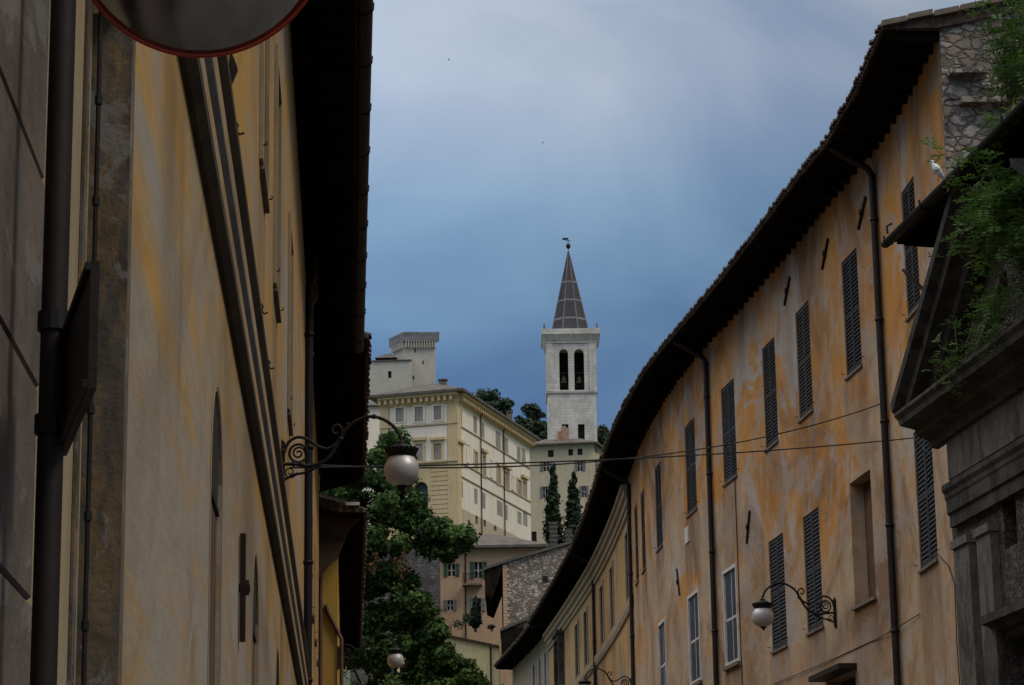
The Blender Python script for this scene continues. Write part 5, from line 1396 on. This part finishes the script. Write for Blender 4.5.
# big leafy tree beside the golden house
YTREE = 92.
spec = [(393, 446, 12), (380, 455, 10), (405, 452, 9), (360, 478, 15), (340, 480, 14), (385, 478, 16), (405, 482, 10), (322, 490, 14), (350, 505, 18), (380, 510, 18), (372, 540, 20), (405, 520, 13), (418, 514, 11), (432, 526, 12), (447, 534, 13), (459, 541, 10), (466, 536, 6), (430, 545, 9), (448, 553, 6),
        (400, 545, 13), (392, 575, 18), (370, 580, 20), (408, 585, 11), (415, 600, 14), (395, 615, 20), (370, 620, 20), (425, 618, 14), (435, 635, 14), (410, 645, 20), (380, 655, 22), (440, 655, 14), (350, 560, 18), (345, 600, 18), (345, 650, 20), (425, 670, 18), (450, 668, 12), (395, 690, 22), (440, 692, 18), (466, 674, 9), (474, 684, 9), (478, 696, 10), (360, 700, 22), (330, 540, 16), (390, 500, 12), (412, 500, 8)]
c0 = at_y(395, 600, YTREE); base = Vector((c0.x, YTREE, gz(YTREE)))
tr = empty('broadleaf_tree', base, 'big bushy broadleaf tree filling the street end beside the golden house', 'tree')
m = MB(); tips = []
for x_, y_, r_ in spec:
    rr = r_ / 2500 * YTREE * 1.03
    for dy in (-1.5, 1.2):
        c = at_y(x_ + rng.uniform(-3, 3), y_ + rng.uniform(-3, 3), YTREE + dy + rng.uniform(-1, 1))
        leaves(m, c, (rr, rr * 1.3, rr * .8), int(150 + 1250 * rr * rr), .165, rng)
    if rng.random() < .6 and y_ > 515 and x_ < 412: tips.append(at_y(x_, y_, YTREE))
for k in range(330):                                # loose filling between the clumps
    x_, y_, r_ = rng.choice(spec); a_ = rng.uniform(0, 6.28)
    c = at_y(x_ + math.cos(a_) * r_ * rng.uniform(.5, 1.15), y_ + math.sin(a_) * r_ * rng.uniform(.5, 1.0), YTREE + rng.uniform(-1.9, 1.6)); rr = rng.uniform(.14, .46)
    leaves(m, c, (rr, rr, rr * .8), int(80 + 420 * rr * rr), .155, rng)
m.build('crown', M['leaf'], tr)
trunk_limbs(tr, base, base + Vector((0, .3, 7.5)), .28, tips, M['bark'], rng)
for grp in (((402, 556), (405, 566), (403, 574), (397, 562)), ((373, 568), (376, 558))):
    m = MB()
    for x_, y_ in grp: leaves(m, at_y(x_, y_, YTREE - 2.6), (.18, .2, .3), 30, .12, rng)
    m.build('brown_seed_cluster', M['deadleaf'], tr)
def cypress(px, pyt, pyb, half, Y, label, zbase=None, group=None):
    t = at_y(px, pyt, Y); bt = at_y(px, pyb, Y); r = half / 2500 * Y * 1.5; z0 = zbase if zbase is not None else bt.z
    bs = Vector((bt.x, Y, z0)); root = empty('cypress', bs, label, 'tree', group)
    m = MB(); Hh = t.z - z0
    for k in range(46):
        f = (k + .5) / 46; prof = r * min(1, (1 - f) ** .62 * 1.12, .55 + f * 3.2)
        n = int(210 * max(.35, prof / r))
        zc_ = z0 + .3 + (Hh - .3) * f; cx_ = bs.x + (t.x - bs.x) * f
        leaves(m, Vector((cx_ + rng.uniform(-.12, .12) * r, Y + rng.uniform(-.1, .1) * r, zc_)), (prof, prof, Hh / 46 * 1.5), n, .30 * r, rng)
    m.build('crown', M['cypress'], root)
    m = MB(); m.tube([bs, bs + Vector((0, 0, Hh * .5)), bs + Vector((0, 0, Hh * .9))], [r * .22, r * .15, .03], 7); m.build('trunk', M['bark'], root)
cypress(553, 467, 545, 8.2, 250, 'taller left cypress in front of the cream house', gz(250), 'pair of cypresses')
cypress(573.5, 474, 545, 8.6, 250, 'shorter right cypress in front of the cream house', gz(250), 'pair of cypresses')
cypress(475.5, 597, 632, 4.6, 150, 'small young cypress on the terrace below the balcony')
def round_tree(name, px, py, rx, ry, Y, label, group, mat='hill', n=9, ls=.5, sparse=1.0):
    c = at_y(px, py, Y); sx = rx / 2500 * Y; sz = ry / 2500 * Y; bs = Vector((c.x, Y, gz(Y) - .3))
    root = empty(name, bs, label, 'tree', group); m = MB(); tips = []
    for k in range(n):
        a = rng.uniform(0, 6.28); q = rng.uniform(.15, .72)
        d = Vector((math.cos(a) * q * sx, math.sin(a) * q * sx * .8, rng.uniform(-.6, .62) * sz))
        r = rng.uniform(.34, .58); leaves(m, c + d, (sx * r, sx * r, sz * r * .9), int(190 * sparse), ls, rng); tips.append(c + d)
    m.build('crown', M[mat], root); trunk_limbs(root, bs, Vector((c.x, Y, c.z)), max(.12, sx * .09), tips[:6], M['bark'], rng)
G = 'trees on the hill behind the palazzo'
round_tree('hill_tree', 487, 401, 15, 14, 400, 'dark dense tree rising highest behind the palazzo roof', G, n=16)
round_tree('hill_tree', 503, 409, 13, 11, 396, 'dark spreading tree behind the palazzo chimney', G, n=14)
round_tree('hill_tree', 471, 404, 10, 11, 405, 'dark tree half hidden by the palazzo cornice', G, n=10)
round_tree('hill_tree', 533, 412, 13, 11, 400, 'lighter airy tree between the palazzo and the bell tower', G, n=12, ls=.42, sparse=.7)
round_tree('hill_tree', 524, 428, 12, 14, 392, 'dark bushy tree low beside the palazzo end', G, n=14)
round_tree('hill_tree', 540, 432, 11, 13, 394, 'dark tree touching the left side of the bell tower', G, n=14)
round_tree('hill_tree', 604, 435, 10, 13, 396, 'dark tree peeking out right of the bell tower', G, n=14)
round_tree('hill_tree', 618, 446, 12, 15, 398, 'dark tree right of the bell tower hidden by the near eave', G, n=12)
# terrace shrubs
for x_, y_, r_, lb in ((458, 624, 6, 'low dark shrub on the cottage terrace beside the small cypress'), (466, 618, 5, 'upright shrub behind the terrace railing'), (491, 627, 4, 'little shrub at the right end of the terrace')):
    c = at_y(x_, y_, 150); rr = r_ / 2500 * 150; root = empty('terrace_shrub', Vector((c.x, 150, c.z - rr)), lb, 'shrub', 'shrubs on the cottage terrace')
    m = MB(); leaves(m, c, (rr * 1.3, rr, rr), 170, .11, rng); m.build('foliage', M['hill'], root)
# plants rooted on the broken pediment
def sprig(m, ms, base, d, L_, rng, leaf=.085, dens=1.0):
    pts = [base]; v = d.normalized(); n = max(3, int(L_ / .12)); sagv = Vector((0, 0, -.05))
    for k in range(n):
        v = (v + Vector((rng.uniform(-.12, .12), rng.uniform(-.12, .12), rng.uniform(-.08, .08))) + sagv * (k / n)).normalized(); pts.append(pts[-1] + v * (L_ / n))
    ms.tube(pts, [.008 * (1 - .7 * k / n) for k in range(n + 1)], 4)
    for k in range(1, n + 1):
        for _ in range(int(2 * dens) + (rng.random() < (2 * dens) % 1)):
            side = Vector((rng.uniform(-1, 1), rng.uniform(-1, 1), rng.uniform(-.35, .6))).normalized(); rl_ = rng.uniform(.14, .28)
            a = pts[k]
            for q in range(1, 5):                   # a pinnate leaf
                c = a + side * rl_ * q / 4 - Vector((0, 0, .012 * q * q * .3))
                for sg in (-1, 1):
                    e = side.cross(Vector((0, 0, 1))).normalized() * sg; tip = c + e * leaf * rng.uniform(.7, 1.1) + side * leaf * .45 + Vector((0, 0, rng.uniform(-.035, .02)))
                    wv = side * leaf * .22; mid = (c + tip) / 2
                    i = len(m.v); m.v += [c, mid + wv, tip, mid - wv]; m.f.append((i, i + 1, i + 2, i + 3))
def shrub(name, roots, label, n, Lr, dirs, mat='leaf2', leaf=.085, dens=1.0):
    root = empty(name, roots[0], label, 'plant', 'plants growing on the portal'); m = MB(); ms = MB()
    for k in range(n):
        p = rng.choice(roots) + Vector((rng.uniform(-.2, .2), rng.uniform(-.3, .3), 0)); d = Vector([rng.uniform(a, b_) for a, b_ in dirs])
        sprig(m, ms, p, d, rng.uniform(*Lr), rng, leaf, dens)
    m.build('foliage', M[mat], root); ms.build('stems', M['bark'], root)
L_ = lambda q, o_, z_: PF.at(ps(q), o_, z_)
shrub('climbing_shrub', [L_(-6.1, .95, 12.3), L_(-6.5, 1.0, 12.3), L_(-7.0, 1.0, 12.2), L_(-7.4, 1.0, 12.2)], 'tall pinnate-leaved shrub rising past the portal gutter against the sky', 40, (.6, 2.1), ((-.10, .35), (-.5, .22), (.6, 1.2)))
shrub('ledge_plant', [L_(-4.1, .30, 12.2), L_(-4.4, .35, 12.2), L_(-4.8, .45, 12.1), L_(-5.2, .5, 12.1)], 'bright green weed tuft on top of the broken pediment slab', 30, (.3, .65), ((-.1, .6), (-.5, .1), (.1, .7)), leaf=.075)
shrub('hanging_plant', [L_(-4.2, .70, 11.7), L_(-4.6, .75, 11.6), L_(-5.1, .80, 11.4), L_(-5.5, .8, 11.2), L_(-5.2, .7, 10.9), L_(-5.8, .7, 10.7)], 'green plant hanging down over the pediment tympanum', 80, (.4, 1.2), ((-.2, .4), (-.5, .2), (-1.0, .2)), leaf=.105)
shrub('cornice_weed', [L_(-2.5, .72, 9.7), L_(-3.2, .72, 9.7), L_(-4.2, .74, 9.75), L_(-4.8, .74, 9.7)], 'small weeds rooted along the horizontal portal cornice', 34, (.2, .7), ((-.4, .4), (-.4, .3), (-.5, .8)), leaf=.07)

# cycles housekeeping
S.cycles.max_bounces = 6
S.cycles.diffuse_bounces = 4
